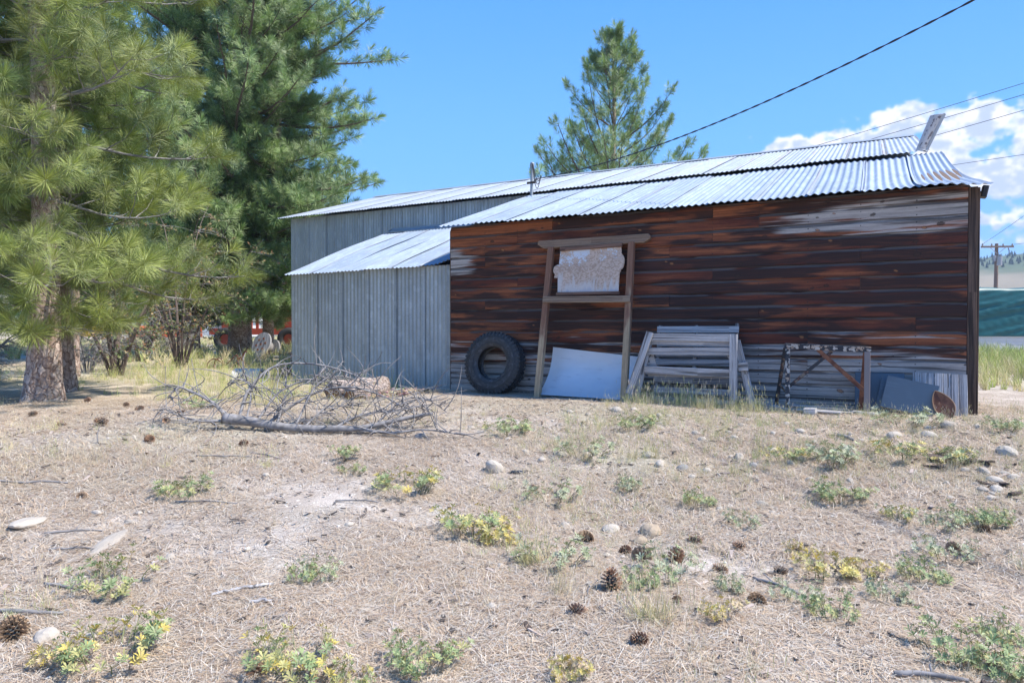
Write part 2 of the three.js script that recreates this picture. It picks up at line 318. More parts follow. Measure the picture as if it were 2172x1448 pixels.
const zincRough = tex(256, 256, (u, v) => { const k = .55 + .35 * fbm(u * 8, v * 8, 4); return [k, k, k]; }, { linear: true });
const zinc = (s, base, rust, streaks, metal, rough) => mat({ map: zincTex(s, base, rust, streaks), roughnessMap: zincRough, metalness: metal, roughness: rough });
const roofZinc = [zinc(1, [.30, .37, .46], .22, .14, .12, 1), zinc(2, [.33, .40, .49], .12, .1, .12, 1), zinc(3, [.28, .35, .44], .35, .16, .12, 1)];
const ridgeZinc = [zinc(4, [.35, .40, .46], .75, .16, .12, 1), zinc(5, [.38, .43, .49], .6, .12, .12, 1)];
const wallZinc = [zinc(6, [.41, .455, .465], .04, .1, .3, .6), zinc(7, [.43, .475, .485], .03, .08, .3, .6), zinc(8, [.385, .43, .445], .05, .12, .3, .6)];
const plainZinc = mat({ rgb: [.36, .39, .41], metalness: .4, roughness: .55 });
const concrete = mat({ map: tex(256, 256, (u, v) => { const k = .40 + .2 * fbm(u * 12, v * 12, 5) - .05; return [k, k * .97, k * .92]; }), roughness: .95 });
const boardBack = mat({ rgb: [.17, .115, .08], roughness: 1 });

// corrugated sheet: x across, -z along, y out of the sheet
function corrugated(w, len, waves, amp, segV, fn) {
  const nu = waves * 7, m = new MB();
  for (let j = 0; j <= segV; j++) for (let i = 0; i <= nu; i++) { const u = i / nu, v = j / segV, [dx, dy, dz] = fn ? fn(u, v) : [0, 0, 0]; m.v(u * w + dx, amp * Math.sin(u * waves * Math.PI * 2 + 1.2) + dy, -v * len + dz, u, v); }
  for (let j = 0; j < segV; j++) for (let i = 0; i < nu; i++) { const a = j * (nu + 1) + i; m.quad(a, a + 1, a + nu + 2, a + nu + 1); }
  return m.geo();
}
function pivot(name, parent, [x, y, z], rx) { const g = new THREE.Group(); g.name = name; g.position.set(x, y, z); g.rotation.x = rx; parent.add(g); return g; }
function boxGeo(x0, x1, y0, y1, z0, z1) { const g = new THREE.BoxGeometry(x1 - x0, y1 - y0, z1 - z0); g.translate((x0 + x1) / 2, (y0 + y1) / 2, (z0 + z1) / 2); return g; }
function wedge(pts, x0, x1) { // polygon in (z, y), drawn out along x
  const s = new THREE.Shape(pts.map(([z, y]) => new THREE.Vector2(-z, y))), g = new THREE.ExtrudeGeometry(s, { depth: x1 - x0, bevelEnabled: false }); g.rotateY(Math.PI / 2); g.translate(x0, 0, 0); return g;
}

// ------------------------------------------------------------------ tall metal building behind
{
  const R = rng(21), t = thing('metal_barn', 'long tall building clad in galvanised corrugated metal, rising behind the timber shed', 'building');
  const EY = 4.36, EZ = -14.35, RZ = -18.84, RY = 5.74, al = Math.atan2(RY - EY, EZ - RZ), L = Math.hypot(RY - EY, EZ - RZ), X0 = -15.2, X1 = .85;
  part('core_wall', wedge([[-14.66, -.3], [-14.66, 4.30], [-18.84, 5.60], [-23.02, 4.30], [-23.02, -.3]], -14.86, .66), mat({ rgb: [.30, .33, .35], roughness: .7, metalness: .3 }), t);
  const wall = pivot('front_wall', t, [0, 0, -14.6], Math.PI / 2), ws = corrugated(.69, 4.42, 8, .013, 2);
  for (let k = 0, x = -14.9; x < -6.7; k++, x += .652) { const m = part('wall_sheet', ws, wallZinc[k % 3], wall); m.position.set(x, (k % 2) * .007, .06); }
  const roof = pivot('roof', t, [0, EY, EZ], al), rs = corrugated(.735, L + .02, 8, .010, 3);
  for (let k = 0; k < 24; k++) { const x = X0 + k * .669; const m = part('roof_sheet', rs, ridgeZinc[(k * 3) % 2], roof); m.position.set(x, (k % 2) * .008 + R() * .006, (R() - .5) * .03); m.rotation.y = (R() - .5) * .004; }
  const back = pivot('rear_roof', t, [0, RY, RZ], -al); const bs = corrugated(16.05, 4.7, 168, .010, 1); part('roof_sheet', bs, ridgeZinc[0], back).position.set(X0, .01, 0);
  part('ridge_cap', wedge([[RZ + .2, RY - .035], [RZ + .2, RY - .028], [RZ, RY + .05], [RZ - .2, RY - .028], [RZ - .2, RY - .035], [RZ, RY + .035]], X0 - .05, X1 + .03), plainZinc, t);
}
// ------------------------------------------------------------------ small metal lean-to on the left
{
  const R = rng(22), t = thing('metal_lean_to', 'low corrugated metal lean-to with sloping roof, joined to the end of the timber shed', 'shed');
  const X0 = -11.18, X1 = -6.97, EZ = -10.80, EY = 2.36, TZ = -14.56, TY = 3.78, al = Math.atan2(TY - EY, EZ - TZ), L = Math.hypot(TY - EY, EZ - TZ);
  part('core_wall', wedge([[-11.02, -.2], [-11.02, 2.36], [-14.5, 3.66], [-14.5, -.2]], X0 + .02, X1), mat({ rgb: [.30, .33, .35], roughness: .7, metalness: .3 }), t);
  part('foundation', boxGeo(X0 - .03, X1 - .01, -.25, .055, -11.1, -10.92), concrete, t);
  const wall = pivot('front_wall', t, [0, .06, -10.965], Math.PI / 2), ws = corrugated(.745, 2.33, 8, .014, 2);
  for (let k = 0; k < 6; k++) { const m = part('wall_sheet', ws, wallZinc[(k + 1) % 3], wall); m.position.set(X0 + k * .694, (k % 2) * .008, 0); if (k === 5) m.scale.x = .98; }
  const roof = pivot('roof', t, [0, EY, EZ], al);
  for (let k = 0; k < 6; k++) {
    const lift = k === 5 ? .10 : 0, rs = corrugated(.76, L, 8, .011, 10, (u, v) => [0, lift * ss(.25, 1, u) * ss(.22, 0, v) * u - .012 * Math.sin(v * 9 + k) - (k < 2 ? .02 * ss(.3, 0, v) : 0), 0]);
    const m = part('roof_sheet', rs, roofZinc[(k + 1) % 3], roof); m.position.set(X0 - .06 + k * .709, (k % 2) * .009, (R() - .5) * .05); m.rotation.y = (R() - .5) * .006;
  }
  part('flashing', wedge([[-14.50, TY - .03], [-14.535, TY + .05], [-14.545, TY + .05], [-14.545, TY - .0], [-14.2, TY - .12], [-14.2, TY - .1]], X0 - .02, X1), plainZinc, t);
}
// ------------------------------------------------------------------ timber shed
const WZ = -10.79;
{
  const R = rng(23), t = thing('timber_shed', 'weathered dark brown timber shed with horizontal boards and corrugated metal roof', 'shed');
  part('core_wall', wedge([[WZ - .035, -.2], [WZ - .035, 2.99], [-14.5, 4.20], [-14.5, -.2]], WX0 + .01, 1.20), boardBack, t);
  const wall = new THREE.Group(); wall.name = 'front_wall'; t.add(wall);
  const prof = [[.031, .004], [.032, .150], [.023, .157], [.015, .166], [.010, .178], [.008, .1925], [-.004, .1925], [-.004, .004]];
  for (let c = 0; c < 16; c++) {
    const js = [WX0, ...JOINTS[c].slice().sort((p, q) => p - q), WX1];
    for (let s = 0; s + 1 < js.length; s++) {
      const a = js[s] + .0015, b = js[s + 1] - .0015, y = C0 + c * COURSE, oz = WZ + (R() - .5) * .008 + .004, tw = (R() - .5) * .006, sag = (R() - .5) * .006, m = new MB(), N = Math.max(2, Math.round((b - a) / .5));
      const P = (x, q, k) => { const f = (x - a) / (b - a), [u, v] = WALLUV(x, y + Math.min(q[1], .19)); return m.v(x, y + q[1] + sag * Math.sin(f * Math.PI), oz + q[0] + tw * (f - .5) * 2 + .003 * Math.sin(f * 7 + c), u, v); };
      for (let k = 0; k < prof.length; k++) for (let n = 0; n < N; n++) { const xa = mix(a, b, n / N), xb = mix(a, b, (n + 1) / N), p = prof[k], q = prof[(k + 1) % prof.length]; m.quad(P(xa, p), P(xb, p), P(xb, q), P(xa, q)); }
      for (const x of [a, b]) { const r = prof.map(q => P(x, q)); for (let k = 1; k < 7; k++) m.tri(r[0], r[k], r[k + 1]); }
      part('board', m.geo(), boardMat, wall);
    }
  }
  const trim = new THREE.Group(); trim.name = 'corner_trim'; t.add(trim);
  part('trim_board', bar(V(1.185, -.05, WZ + .012), V(1.185, 3.03, WZ + .012), .105, .03, { up: V(0, 0, 1), uo: .3 }), darkTrim, trim);
  part('trim_board', bar(V(1.252, -.05, WZ - .05), V(1.252, 3.02, WZ - .05), .12, .026, { up: V(1, 0, 0), uo: 1.1 }), darkTrim, trim);
  part('trim_board', bar(V(WX0 - .012, -.05, WZ - .03), V(WX0 - .012, 3.0, WZ - .03), .11, .022, { up: V(1, 0, 0), uo: 1.7 }), darkTrim, trim);
  // roof
  const EY = 3.045, EZ = -10.49, TY = 4.325, TZ = -14.45, al = Math.atan2(TY - EY, EZ - TZ), L = Math.hypot(TY - EY, EZ - TZ), X0 = -7.03;
  const roof = pivot('roof', t, [0, EY, EZ], al);
  for (let k = 0; k < 12; k++) {
    const x0 = X0 + k * .690, sagAt = (u, v) => { const x = x0 + u * .73; return -.17 * ss(-1.4, 1.25, x) * Math.sin(Math.PI * Math.min(1, v * 1.05)) ** 1.0 + .03 * ss(.2, 1.2, x) * (1 - v) * 0 - .05 * ss(.75, 1.25, x) * ss(.25, 0, v); };
    const ex = k === 11 ? (u, v) => .16 * u * (1 - v) : () => 0;
    const rs = corrugated(k === 11 ? .66 : .735, L, 7, .0125, 14, (u, v) => [ex(u, v) - (k === 11 ? .12 * u * v : 0), sagAt(u, v) + .006 * Math.sin(v * 11 + k * 2) * v, 0]);
    const m = part('roof_sheet', rs, roofZinc[k > 9 ? 1 : (k * 2 + (k >> 2)) % 3], roof); m.position.set(x0, (k % 2) * .01, (R() - .5) * .02);
  }
  part('rafter_plate', boxGeo(-6.9, 1.12, 2.93, 2.99, -10.775, -10.70).translate(0, .02, -.12), darkTrim, t);
  // flood lamp on the end wall
  const fl = thing('flood_lamp', 'small dark unlit lamp under the eave at the corner of the timber shed', 'lamp');
  part('bracket', bar(V(1.21, 3.02, -11.1), V(1.33, 3.0, -11.1), .05, .02, { up: UPV }), mat({ rgb: [.03, .03, .032], roughness: .6 }), fl);
  part('housing', bar(V(1.33, 2.93, -11.1), V(1.36, 3.08, -11.1), .16, .07, { up: V(1, 0, 0), ch: .012 }), mat({ rgb: [.03, .03, .034], roughness: .5 }), fl);
}
// bent loose sheet standing up at the end of the ridge roof
{
  const fin = thing('bent_roof_sheet', 'bent scrap of pale painted sheet metal sticking up at the end of the roof', 'metal sheet');
  const m = new MB(), tx = tex(128, 256, (u, v) => { const n = fbm(u * 7, v * 14, 4), k = ss(.55, .6, n) * ss(.12, .3, u) * ss(.95, .8, u) * ss(.05, .15, v); return mix3([.42, .42, .43].map(w => w * (.85 + .3 * fbm(u * 20, v * 30, 3))), [.13, .12, .13], k); });
  for (let j = 0; j <= 8; j++) for (let i = 0; i <= 4; i++) { const u = i / 4, v = j / 8; m.v(.70 + .17 * u + .23 * v + .06 * v * v * u, 4.40 + .62 * v + .05 * u * v - .02 * u, -14.42 - .12 * u + .03 * Math.sin(u * 3) - .06 * v, u, v); }
  for (let j = 0; j < 8; j++) for (let i = 0; i < 4; i++) { const a = j * 5 + i; m.quad(a, a + 1, a + 6, a + 5); }
  part('sheet', m.geo(), mat({ map: tx, roughness: .6, metalness: .1 }), fin);
  part('folded_edge', bar(V(.875, 4.385, -14.535), V(1.165, 5.055, -14.60), .05, .006, { up: V(.6, 0, .8) }), plainZinc, fin);
}
// service mast and cable
{
  const t = thing('service_mast', 'thin grey service mast with weatherhead standing at the roof step', 'mast', [-6.99, 4.0, -14.28]);
  const m = new MB().tube([V(0, 0, 0), V(.02, .92, 0)], .035, 10); part('pipe', m.geo(), plainZinc, t);
  part('weatherhead', new MB().tube([V(.02, .90, 0), V(.02, .96, 0), V(.035, 1.0, .02), V(.06, 1.0, .04)], [.045, .055, .05, .02], 10).geo(), plainZinc, t);
  part('clamp', bar(V(-.1, .56, .02), V(.12, .56, .02), .05, .03), darkTrim, t); part('insulator', new MB().tube([V(.10, .58, .04), V(.17, .62, .06)], [.03, .022], 8).geo(), mat({ rgb: [.3, .3, .3], roughness: .4 }), t);
  const loop = new MB(); for (const s of [0, 1, 2]) { const p = []; for (let k = 0; k <= 10; k++) { const f = k / 10; p.push(V(mix(.06, .32, f), mix(.98, .66, f) - (.22 + .1 * s) * Math.sin(f * Math.PI), mix(.04, .12, f) + .02 * s)); } loop.tube(p, .008, 5); }
  part('drip_loop', loop.geo(), mat({ rgb: [.02, .02, .022], roughness: .6 }), t);
  const a = V(-6.80, 4.62, -14.2), b = V(7.9, 6.9, -4.65), p = [], tw = new MB();
  for (let k = 0; k <= 90; k++) { const f = k / 90; p.push(V(mix(a.x, b.x, f), mix(a.y, b.y, f) - 4 * 1.02 * f * (1 - f), mix(a.z, b.z, f))); }
  tw.tube(p, .007, 6);
  for (const ph of [0, Math.PI]) { const q = []; for (let k = 0; k <= 720; k++) { const f = k / 720, o = ph + f * 260; q.push(V(mix(a.x, b.x, f) + .007 * Math.cos(o), mix(a.y, b.y, f) - 4 * 1.02 * f * (1 - f) + .008 * Math.sin(o), mix(a.z, b.z, f))); } tw.tube(q, .006, 4); }
  single('service_cable', tw.geo(), mat({ rgb: [.025, .025, .03], roughness: .55 }), 'black twisted power cable sagging from the service mast up into the sky', 'cable');
}

// ------------------------------------------------------------------ truck tyre
{
  const t = thing('truck_tire', 'large worn black truck tyre leaning against the timber wall', 'tyre', [-5.83, gh(-5.83, -10.4) - .012, -10.36], .0);
  const lean = new THREE.Group(); lean.name = 'carcass'; lean.rotation.x = -.17; t.add(lean);
  const prof = [[.285, -.10], [.30, -.125], [.34, -.140], [.385, -.150], [.43, -.150], [.465, -.142], [.49, -.128], [.512, -.122], [.530, -.112], [.540, -.08], [.5415, -.045], [.532, -.04], [.532, -.03], [.5415, -.025], [.542, 0]];
  const full = [...prof, ...prof.slice(0, -1).reverse().map(([r, z]) => [r, -z]), [.285, .085], [.33, .06], [.45, .10], [.49, .06], [.49, -.06], [.45, -.10], [.33, -.06], [.285, -.085]];
  const N = 150, m = new MB(), K = full.length;
  for (let j = 0; j <= N; j++) for (let k = 0; k <= K; k++) {
    const [r0, z0] = full[k % K], a = j / N * Math.PI * 2; let r = r0;
    m.v(Math.cos(a) * r, Math.sin(a) * r, -z0, j / N * 8, k / K * 3);
  }
  for (let j = 0; j < N; j++) for (let k = 0; k < K; k++) { const a = j * (K + 1) + k; m.quad(a, a + 1, a + K + 2, a + K + 1); }
  const rub = mat({ map: tex(256, 256, (u, v) => { const k = .030 + .03 * fbm(u * 10, v * 30, 4) + .04 * ss(.55, .8, fbm(u * 5 + 3, v * 9, 4)); return [k * .92, k, k * 1.1]; }), roughness: .68 });
  const c = m.geo(); c.translate(0, .542, 0); part('tire_body', c, rub, lean);
  const lugs = [], NL = 46;
  for (let k = 0; k < NL; k++) for (const s of [-1, 1]) {
    const a = (k + (s > 0 ? .5 : 0)) / NL * Math.PI * 2, g = new THREE.BoxGeometry(.022, .046, .075); g.translate(.540, 0, s * .082); g.rotateZ(a); lugs.push(g);
    const h = new THREE.BoxGeometry(.045, .034, .014); h.rotateY(s * .25); h.translate(.503, 0, s * .130); h.rotateZ(a); lugs.push(h);
  }
  for (const z of [-.02, .02]) for (let k = 0; k < 70; k++) { const g = new THREE.BoxGeometry(.018, .030, .026); g.rotateX(.5); g.translate(.541, 0, z); g.rotateZ((k + (z > 0 ? .5 : 0)) / 70 * Math.PI * 2); lugs.push(g); }
  const lg = mergeGeometries(lugs); lg.translate(0, .542, 0); part('tread', lg, rub, lean);
  const rib = [.36, .455].map(r => { const g = new THREE.TorusGeometry(r, .005, 5, 90); g.translate(0, .542, .148); return g; }); part('sidewall_rib', rib, rub, lean);
}
// ------------------------------------------------------------------ sign frame
{
  const t = thing('sign_frame', 'tall timber sign frame with two posts leaning on the wall, holding a peeling white panel', 'sign frame');
  const z0 = -10.17, z1 = -10.645, top = 2.555;
  const at = (x, y, dz = 0) => V(x, y, mix(z0, z1, y / top) + dz), face = V(0, .18, 1).normalize();
  const two = (x, seed) => { const p = [at(x + (x < -4 ? -.04 : .03) * 1, gh(x, z0) - .05), at(x, top)]; const b = bar(p[0], p[1], .098, .098, { up: face, uo: seed }); return b; };
  // lower halves of the posts are bleached, upper halves still brown
  const postTex = (s) => { const tx = tex(128, 512, (u, v) => { const w = (fbm(u * 3, v * 6 + s, 2) - .5) * .06, g = fbm((u + w) * 34, v * 5 + s, 3), f = noise(u * 90, v * 40), b = ss(-.18, .18, .52 - v + (fbm(u * 5 + s, v * 9, 4) - .5) * .75); return mix3(mix3([.16, .078, .05], [.30, .16, .10], g), mix3([.29, .205, .125], [.56, .43, .28], g), b).map(k => k * (.85 + .3 * f)); }); return mat({ map: tx, roughness: .9 }); };
  const vert = (x, s) => { const g = two(x, s), p = g.attributes.position, u = g.attributes.uv; for (let k = 0; k < p.count; k++) u.setXY(k, u.getY(k) * 2.2, Math.min(.995, Math.max(.005, p.getY(k) / 2.6))); return g; };
  part('post', vert(-4.83, .2), postTex(1), t); part('post', vert(-3.41, 1.3), postTex(7), t);
  const beam = (() => { const s = new THREE.Shape(), a = -.98, b = .98; s.moveTo(a, .075); s.lineTo(a + .02, .095); s.lineTo(b - .02, .095); s.lineTo(b, .07); s.lineTo(b - .0, .02); s.lineTo(b - .09, -.03); s.lineTo(a + .11, -.03); s.lineTo(a, .04); const g = new THREE.ExtrudeGeometry(s, { depth: .08, bevelEnabled: true, bevelSize: .006, bevelThickness: .006, bevelSegments: 1 }); return g; })();
  const bm = part('top_beam', beam, woodMat(9, [.19, .125, .085], [.32, .225, .155], [.12, .075, .05]), t); bm.position.set(-4.10, 2.575, -10.715); bm.rotation.x = -.1;
  part('cross_rail', bar(at(-4.875, 1.66, .066), at(-3.355, 1.64, .066), .105, .04, { up: face, uo: .6 }), frameWood, t);
  part('cleat', bar(at(-4.66, 1.755, .02), at(-3.56, 1.745, .02), .05, .035, { up: face, uo: .9 }), frameRed, t);
  part('cleat', bar(at(-4.65, 2.51, .03), at(-3.56, 2.525, .03), .06, .035, { up: face, uo: 1.9 }), frameRed, t);
  // panel: sawn outline with lobes at both sides
  const s = new THREE.Shape(); const P = [[-.545, .385], [-.555, .02]];
  s.moveTo(-.53, -.37); s.lineTo(-.55, -.09); s.lineTo(-.57, -.115); s.lineTo(-.585, -.085); s.lineTo(-.60, -.12); s.lineTo(-.615, -.085); s.quadraticCurveTo(-.60, -.05, -.615, -.03); s.quadraticCurveTo(-.65, 0, -.64, .05); s.quadraticCurveTo(-.635, .10, -.60, .105); s.quadraticCurveTo(-.585, .125, -.545, .12); s.lineTo(-.535, .40);
  s.lineTo(.535, .40); s.lineTo(.545, .26); s.quadraticCurveTo(.60, .215, .605, .13); s.quadraticCurveTo(.605, .03, .565, -.005); s.lineTo(.55, .0); s.lineTo(.555, -.03); s.lineTo(.535, -.06); s.lineTo(.535, -.40); s.lineTo(.49, -.40); s.lineTo(.49, -.37);
  const pg = new THREE.ExtrudeGeometry(s, { depth: .012, bevelEnabled: false, curveSegments: 8 });
  { const p = pg.attributes.position, u = pg.attributes.uv; for (let k = 0; k < p.count; k++) u.setXY(k, (p.getX(k) + .66) / 1.32, (p.getY(k) + .42) / .84); }
  const ptx = tex(512, 384, (u, v) => {
    const n = fbm(u * 9, v * 7, 5), sp = fbm(u * 60, v * 45, 3), peel = ss(-.03, .04, (.76 - v) * 1.5 + (n - .5) * 1.1 + (sp - .5) * .7 + .14 + .10 * u), st = fbm(u * 26, v * 2.5, 4);
    let q = [.66, .68, .71].map(k => k * (.93 + .14 * sp)); const brown = mix3([.46, .32, .235], [.60, .46, .36], ss(.35, .6, sp)).map(k => k * (.85 + .3 * n));
    q = mix3(q, brown, peel); q = mix3(q, [.62, .57, .53], ss(.0, .2, (.36 - v) + (st - .5) * .7) * .85 * peel); q = mix3(q, [.42, .42, .47], ss(.02, .12, .16 - v + (st - .5) * .35) * .55); return q;
  }, { repeat: false });
  const pm = part('panel', pg, mat({ map: ptx, roughness: .75 }), t); pm.position.set(-4.115, 2.13, mix(z0, z1, 2.13 / top) - .005); pm.rotation.x = -.185;
}
// ------------------------------------------------------------------ curved pale sheet
{
  const m = new MB(), NU = 24, NV = 20;
  for (let j = 0; j <= NV; j++) for (let i = 0; i <= NU; i++) {
    const u = i / NU, v = j / NV, x = mix(mix(-4.88, -4.79, v), mix(-3.17, -3.30, v), u), topY = mix(.80, .66, u), y = Math.max(0, topY * v ** 1.12), z = -10.66 + .46 * Math.pow(1 - v, 2.6) + .03 * Math.sin(u * 3.2 + 1) * v + .012 * Math.sin(u * 9) * (1 - v);
    m.v(x, y + gh(-4, -10.2) + .025 * (1 - v) * (1 - u) + .012, z, u, v);
  }
  for (let j = 0; j < NV; j++) for (let i = 0; i < NU; i++) { const a = j * (NU + 1) + i; m.quad(a, a + 1, a + NU + 2, a + NU + 1); }
  const tx = tex(256, 128, (u, v) => { const k = .9 + .14 * fbm(u * 6, v * 5, 4) - .35 * ss(.66, .8, fbm(u * 9 + 4, v * 16, 4)) * .3; return [.60 * k, .66 * k, .72 * k]; });
  single('metal_sheet', m.geo(), mat({ map: tx, roughness: .42, metalness: .15 }), 'pale blue grey sheet curling out at its foot between the sign posts', 'metal sheet');
}
// ------------------------------------------------------------------ pallet
{
  const t = thing('pallet', 'grey weathered wooden pallet standing on edge against the timber wall', 'pallet', [-2.36, gh(-2.3, -10.4) - .02, -10.36], 0);
  const g = new THREE.Group(); g.name = 'frame'; g.rotation.x = -.245; t.add(g); const R = rng(31);
  [-.585, -.02, .585].forEach((x, k) => part('stringer', bar(V(x, 0, -.045), V(x, 1.25 + (k === 2 ? .03 : 0), -.045), .042, .09, { uo: k }), greyWood[k % 3], g));
  const ys = [.055, .215, .375, .50, .655, .80, .955, 1.175];
  ys.forEach((y, k) => { const w = k === 7 ? .10 : .088 + R() * .012, dz = .011; part('slat', bar(V(-.605 - R() * .02, y + (R() - .5) * .015, dz), V(.605 + R() * .015, y + (R() - .5) * .02, dz), w, .018, { uo: k * .7, ch: .003 }), greyWood[(k * 2 + 1) % 3], g); });
  [.06, .42, .78, 1.08].forEach((y, k) => part('rear_slat', bar(V(-.60, y, -.10), V(.60, y + .01, -.10), .13, .018, { uo: k * .6 + 3 }), greyWood[2], g));
  part('loose_plank', bar(V(-.62, 1.10, -.02), V(.60, 1.09, -.02), .07, .02, { uo: 5 }), greyWood[0], g);
}
// ------------------------------------------------------------------ saw horse
{
  const t = thing('sawhorse', 'grey weathered wooden sawhorse standing in front of the pallet', 'sawhorse'), W = greyWood[1], W2 = greyWood[0];
  part('top_rail', bar(V(-2.93, 1.045, -10.09), V(-1.72, 1.035, -10.09), .105, .04, { uo: .2 }), W, t);
  part('top_rail', bar(V(-2.95, .965, -10.13), V(-1.72, .950, -10.13), .06, .07, { uo: 1.2 }), W2, t);
  part('rail', bar(V(-2.98, .83, -10.12), V(-1.75, .845, -10.12), .11, .035, { uo: 2.2 }), W2, t);
  part('rail', bar(V(-3.03, .55, -10.10), V(-1.72, .53, -10.10), .115, .04, { uo: 3.2 }), W, t);
  part('rail', bar(V(-3.0, .47, -10.21), V(-1.62, .47, -10.21), .05, .04, { uo: 4.1 }), W2, t);
  part('leg', bar(V(-2.93, 1.12, -10.05), V(-3.22, .19, -9.93), .105, .038, { uo: .5 }), W, t);
  part('leg', bar(V(-2.99, .95, -10.20), V(-3.165, gh(-3.17, -10.0) - .04, -10.02), .10, .04, { uo: 1.5 }), W2, t);
  part('leg', bar(V(-1.72, 1.09, -10.055), V(-1.705, .16, -9.985), .105, .04, { uo: 2.5 }), W, t);
  part('leg', bar(V(-1.70, 1.00, -10.20), V(-1.44, gh(-1.44, -10.1) - .04, -10.13), .10, .04, { uo: 3.5 }), W2, t);
  part('gusset', new THREE.ExtrudeGeometry(new THREE.Shape([[-.12, .0], [.12, .0], [.05, .22]].map(p => new THREE.Vector2(...p))), { depth: .018, bevelEnabled: false }).translate(-2.97, .58, -10.19), W2, t);
  part('gusset', new THREE.ExtrudeGeometry(new THREE.Shape([[-.06, .26], [.06, .26], [.06, 0]].map(p => new THREE.Vector2(...p))), { depth: .018, bevelEnabled: false }).translate(-1.79, .57, -10.17), W2, t);
  part('block', bar(V(-1.66, .625, -10.12), V(-1.53, .64, -10.12), .12, .05, { uo: 6 }), W, t);
}
// ------------------------------------------------------------------ steel stand
const rustMat = mat({ map: tex(256, 256, (u, v) => { const n = fbm(u * 9, v * 9, 5), k = .7 + .6 * fbm(u * 40, v * 40, 3); return mix3([.13, .052, .033], [.24, .105, .06], ss(.35, .65, n)).map(w => w * k); }), roughness: .9 });
{
  const chip = mat({ map: tex(512, 256, (u, v) => { const n = fbm(u * 30, v * 40, 4), k = fbm(u * 8 + 3, v * 10, 4); return n > .52 ? mix3([.50, .47, .42], [.40, .30, .22], ss(.4, .6, k)) : (n > .5 ? [.20, .09, .05] : [.035, .038, .045]); }), roughness: .75 });
  const dark = mat({ map: tex(256, 256, (u, v) => { const n = fbm(u * 14, v * 14, 4); return n > .6 ? [.20, .16, .12] : n > .5 ? [.10, .05, .035] : [.035, .035, .04]; }), roughness: .75 });
  const t = thing('steel_stand', 'rusty angle iron stand with crossed braces and chipped black and white paint', 'stand');
  const fy = .07;
  const angle = (a, b, w, up, side) => [bar(a, b, w, .007, { up, ch: .001 }), bar(a.clone().addScaledVector(side, w / 2).addScaledVector(up, -w / 2), b.clone().addScaledVector(side, w / 2).addScaledVector(up, -w / 2), .007, w, { up, ch: .001 })];
  part('top_bar', [bar(V(-1.065, .93, -10.27), V(.015, .885, -10.27), .07, .008, { uo: .1 }), bar(V(-1.065, .962, -10.31), V(.015, .917, -10.31), .008, .09, { uo: .4 })], chip, t);
  part('leg', bar(V(-1.02, .90, -10.262), V(-1.0, fy, -10.10), .06, .035, { uo: .2, ch: .003 }), chip, t);
  part('leg', bar(V(-1.06, .90, -10.33), V(-1.20, fy + .01, -10.56), .05, .035, { uo: .6, ch: .003 }), dark, t);
  part('leg', bar(V(-.03, .86, -10.262), V(-.03, fy, -10.10), .072, .035, { uo: 1.4, ch: .003 }), mat({ rgb: [.27, .22, .20], roughness: .7, metalness: .2 }), t);
  part('leg', bar(V(-.05, .86, -10.33), V(-.11, fy - .02, -10.50), .06, .035, { uo: 2.1, ch: .003 }), rustMat, t);
  part('brace', bar(V(-1.0, .36, -10.20), V(-.46, .86, -10.30), .045, .008, { uo: .3 }), dark, t);
  part('brace', bar(V(-.64, .885, -10.29), V(-.05, .33, -10.22), .055, .008, { uo: .7 }), rustMat, t);
  part('tie', bar(V(-1.13, .34, -10.45), V(-1.0, .27, -10.14), .05, .008, { up: V(.9, 0, .4) }), dark, t);
  part('tie', bar(V(-.09, .33, -10.44), V(-.03, .32, -10.16), .04, .008, { up: V(1, 0, 0) }), rustMat, t);
}
// feet blocks and scrap wood on the ground by the stand
const woodG = 'scraps of old wood lying by the steel stand';
single('wood_block', bar(V(-1.42, .06, -10.48), V(-.86, .035, -10.0), .14, .07, { up: UPV, uo: .4 }), greyWood[0], 'long grey timber block under the left feet of the steel stand', 'wood block');
single('wood_block', bar(V(-.20, .03, -10.2), V(.10, .035, -10.03), .16, .085, { up: UPV, uo: 1.4, ch: .02 }), greyWood[1], 'short grey timber block under the right feet of the steel stand', 'wood block');
single('wood_block', bar(V(-.76, .075, -9.82), V(-.62, .08, -9.79), .11, .09, { up: UPV, uo: 2.4, ch: .015 }), greyWood[1], 'stubby pale block end lying before the steel stand', 'wood block');
[[-.80, -10.1, -.20, -10.02, .16], [-.86, -10.0, -.32, -9.86, .12], [-.74, -10.25, -.24, -10.12, .05], [-.95, -10.12, -.5, -10.2, .09]].forEach(([x, z, x2, z2, w], k) => single('scrap_plank', bar(V(x, gh(x, z) + .03 + .02 * k, z), V(x2, gh(x2, z2) + .025 + .012 * k, z2), w, .02, { up: V(.05, 1, .1 * (k % 2)), uo: k * .8 }), greyWood[k % 3], 'thin weathered scrap plank on the ground between the feet of the steel stand', 'plank', [0, 0, 0], 0, woodG));
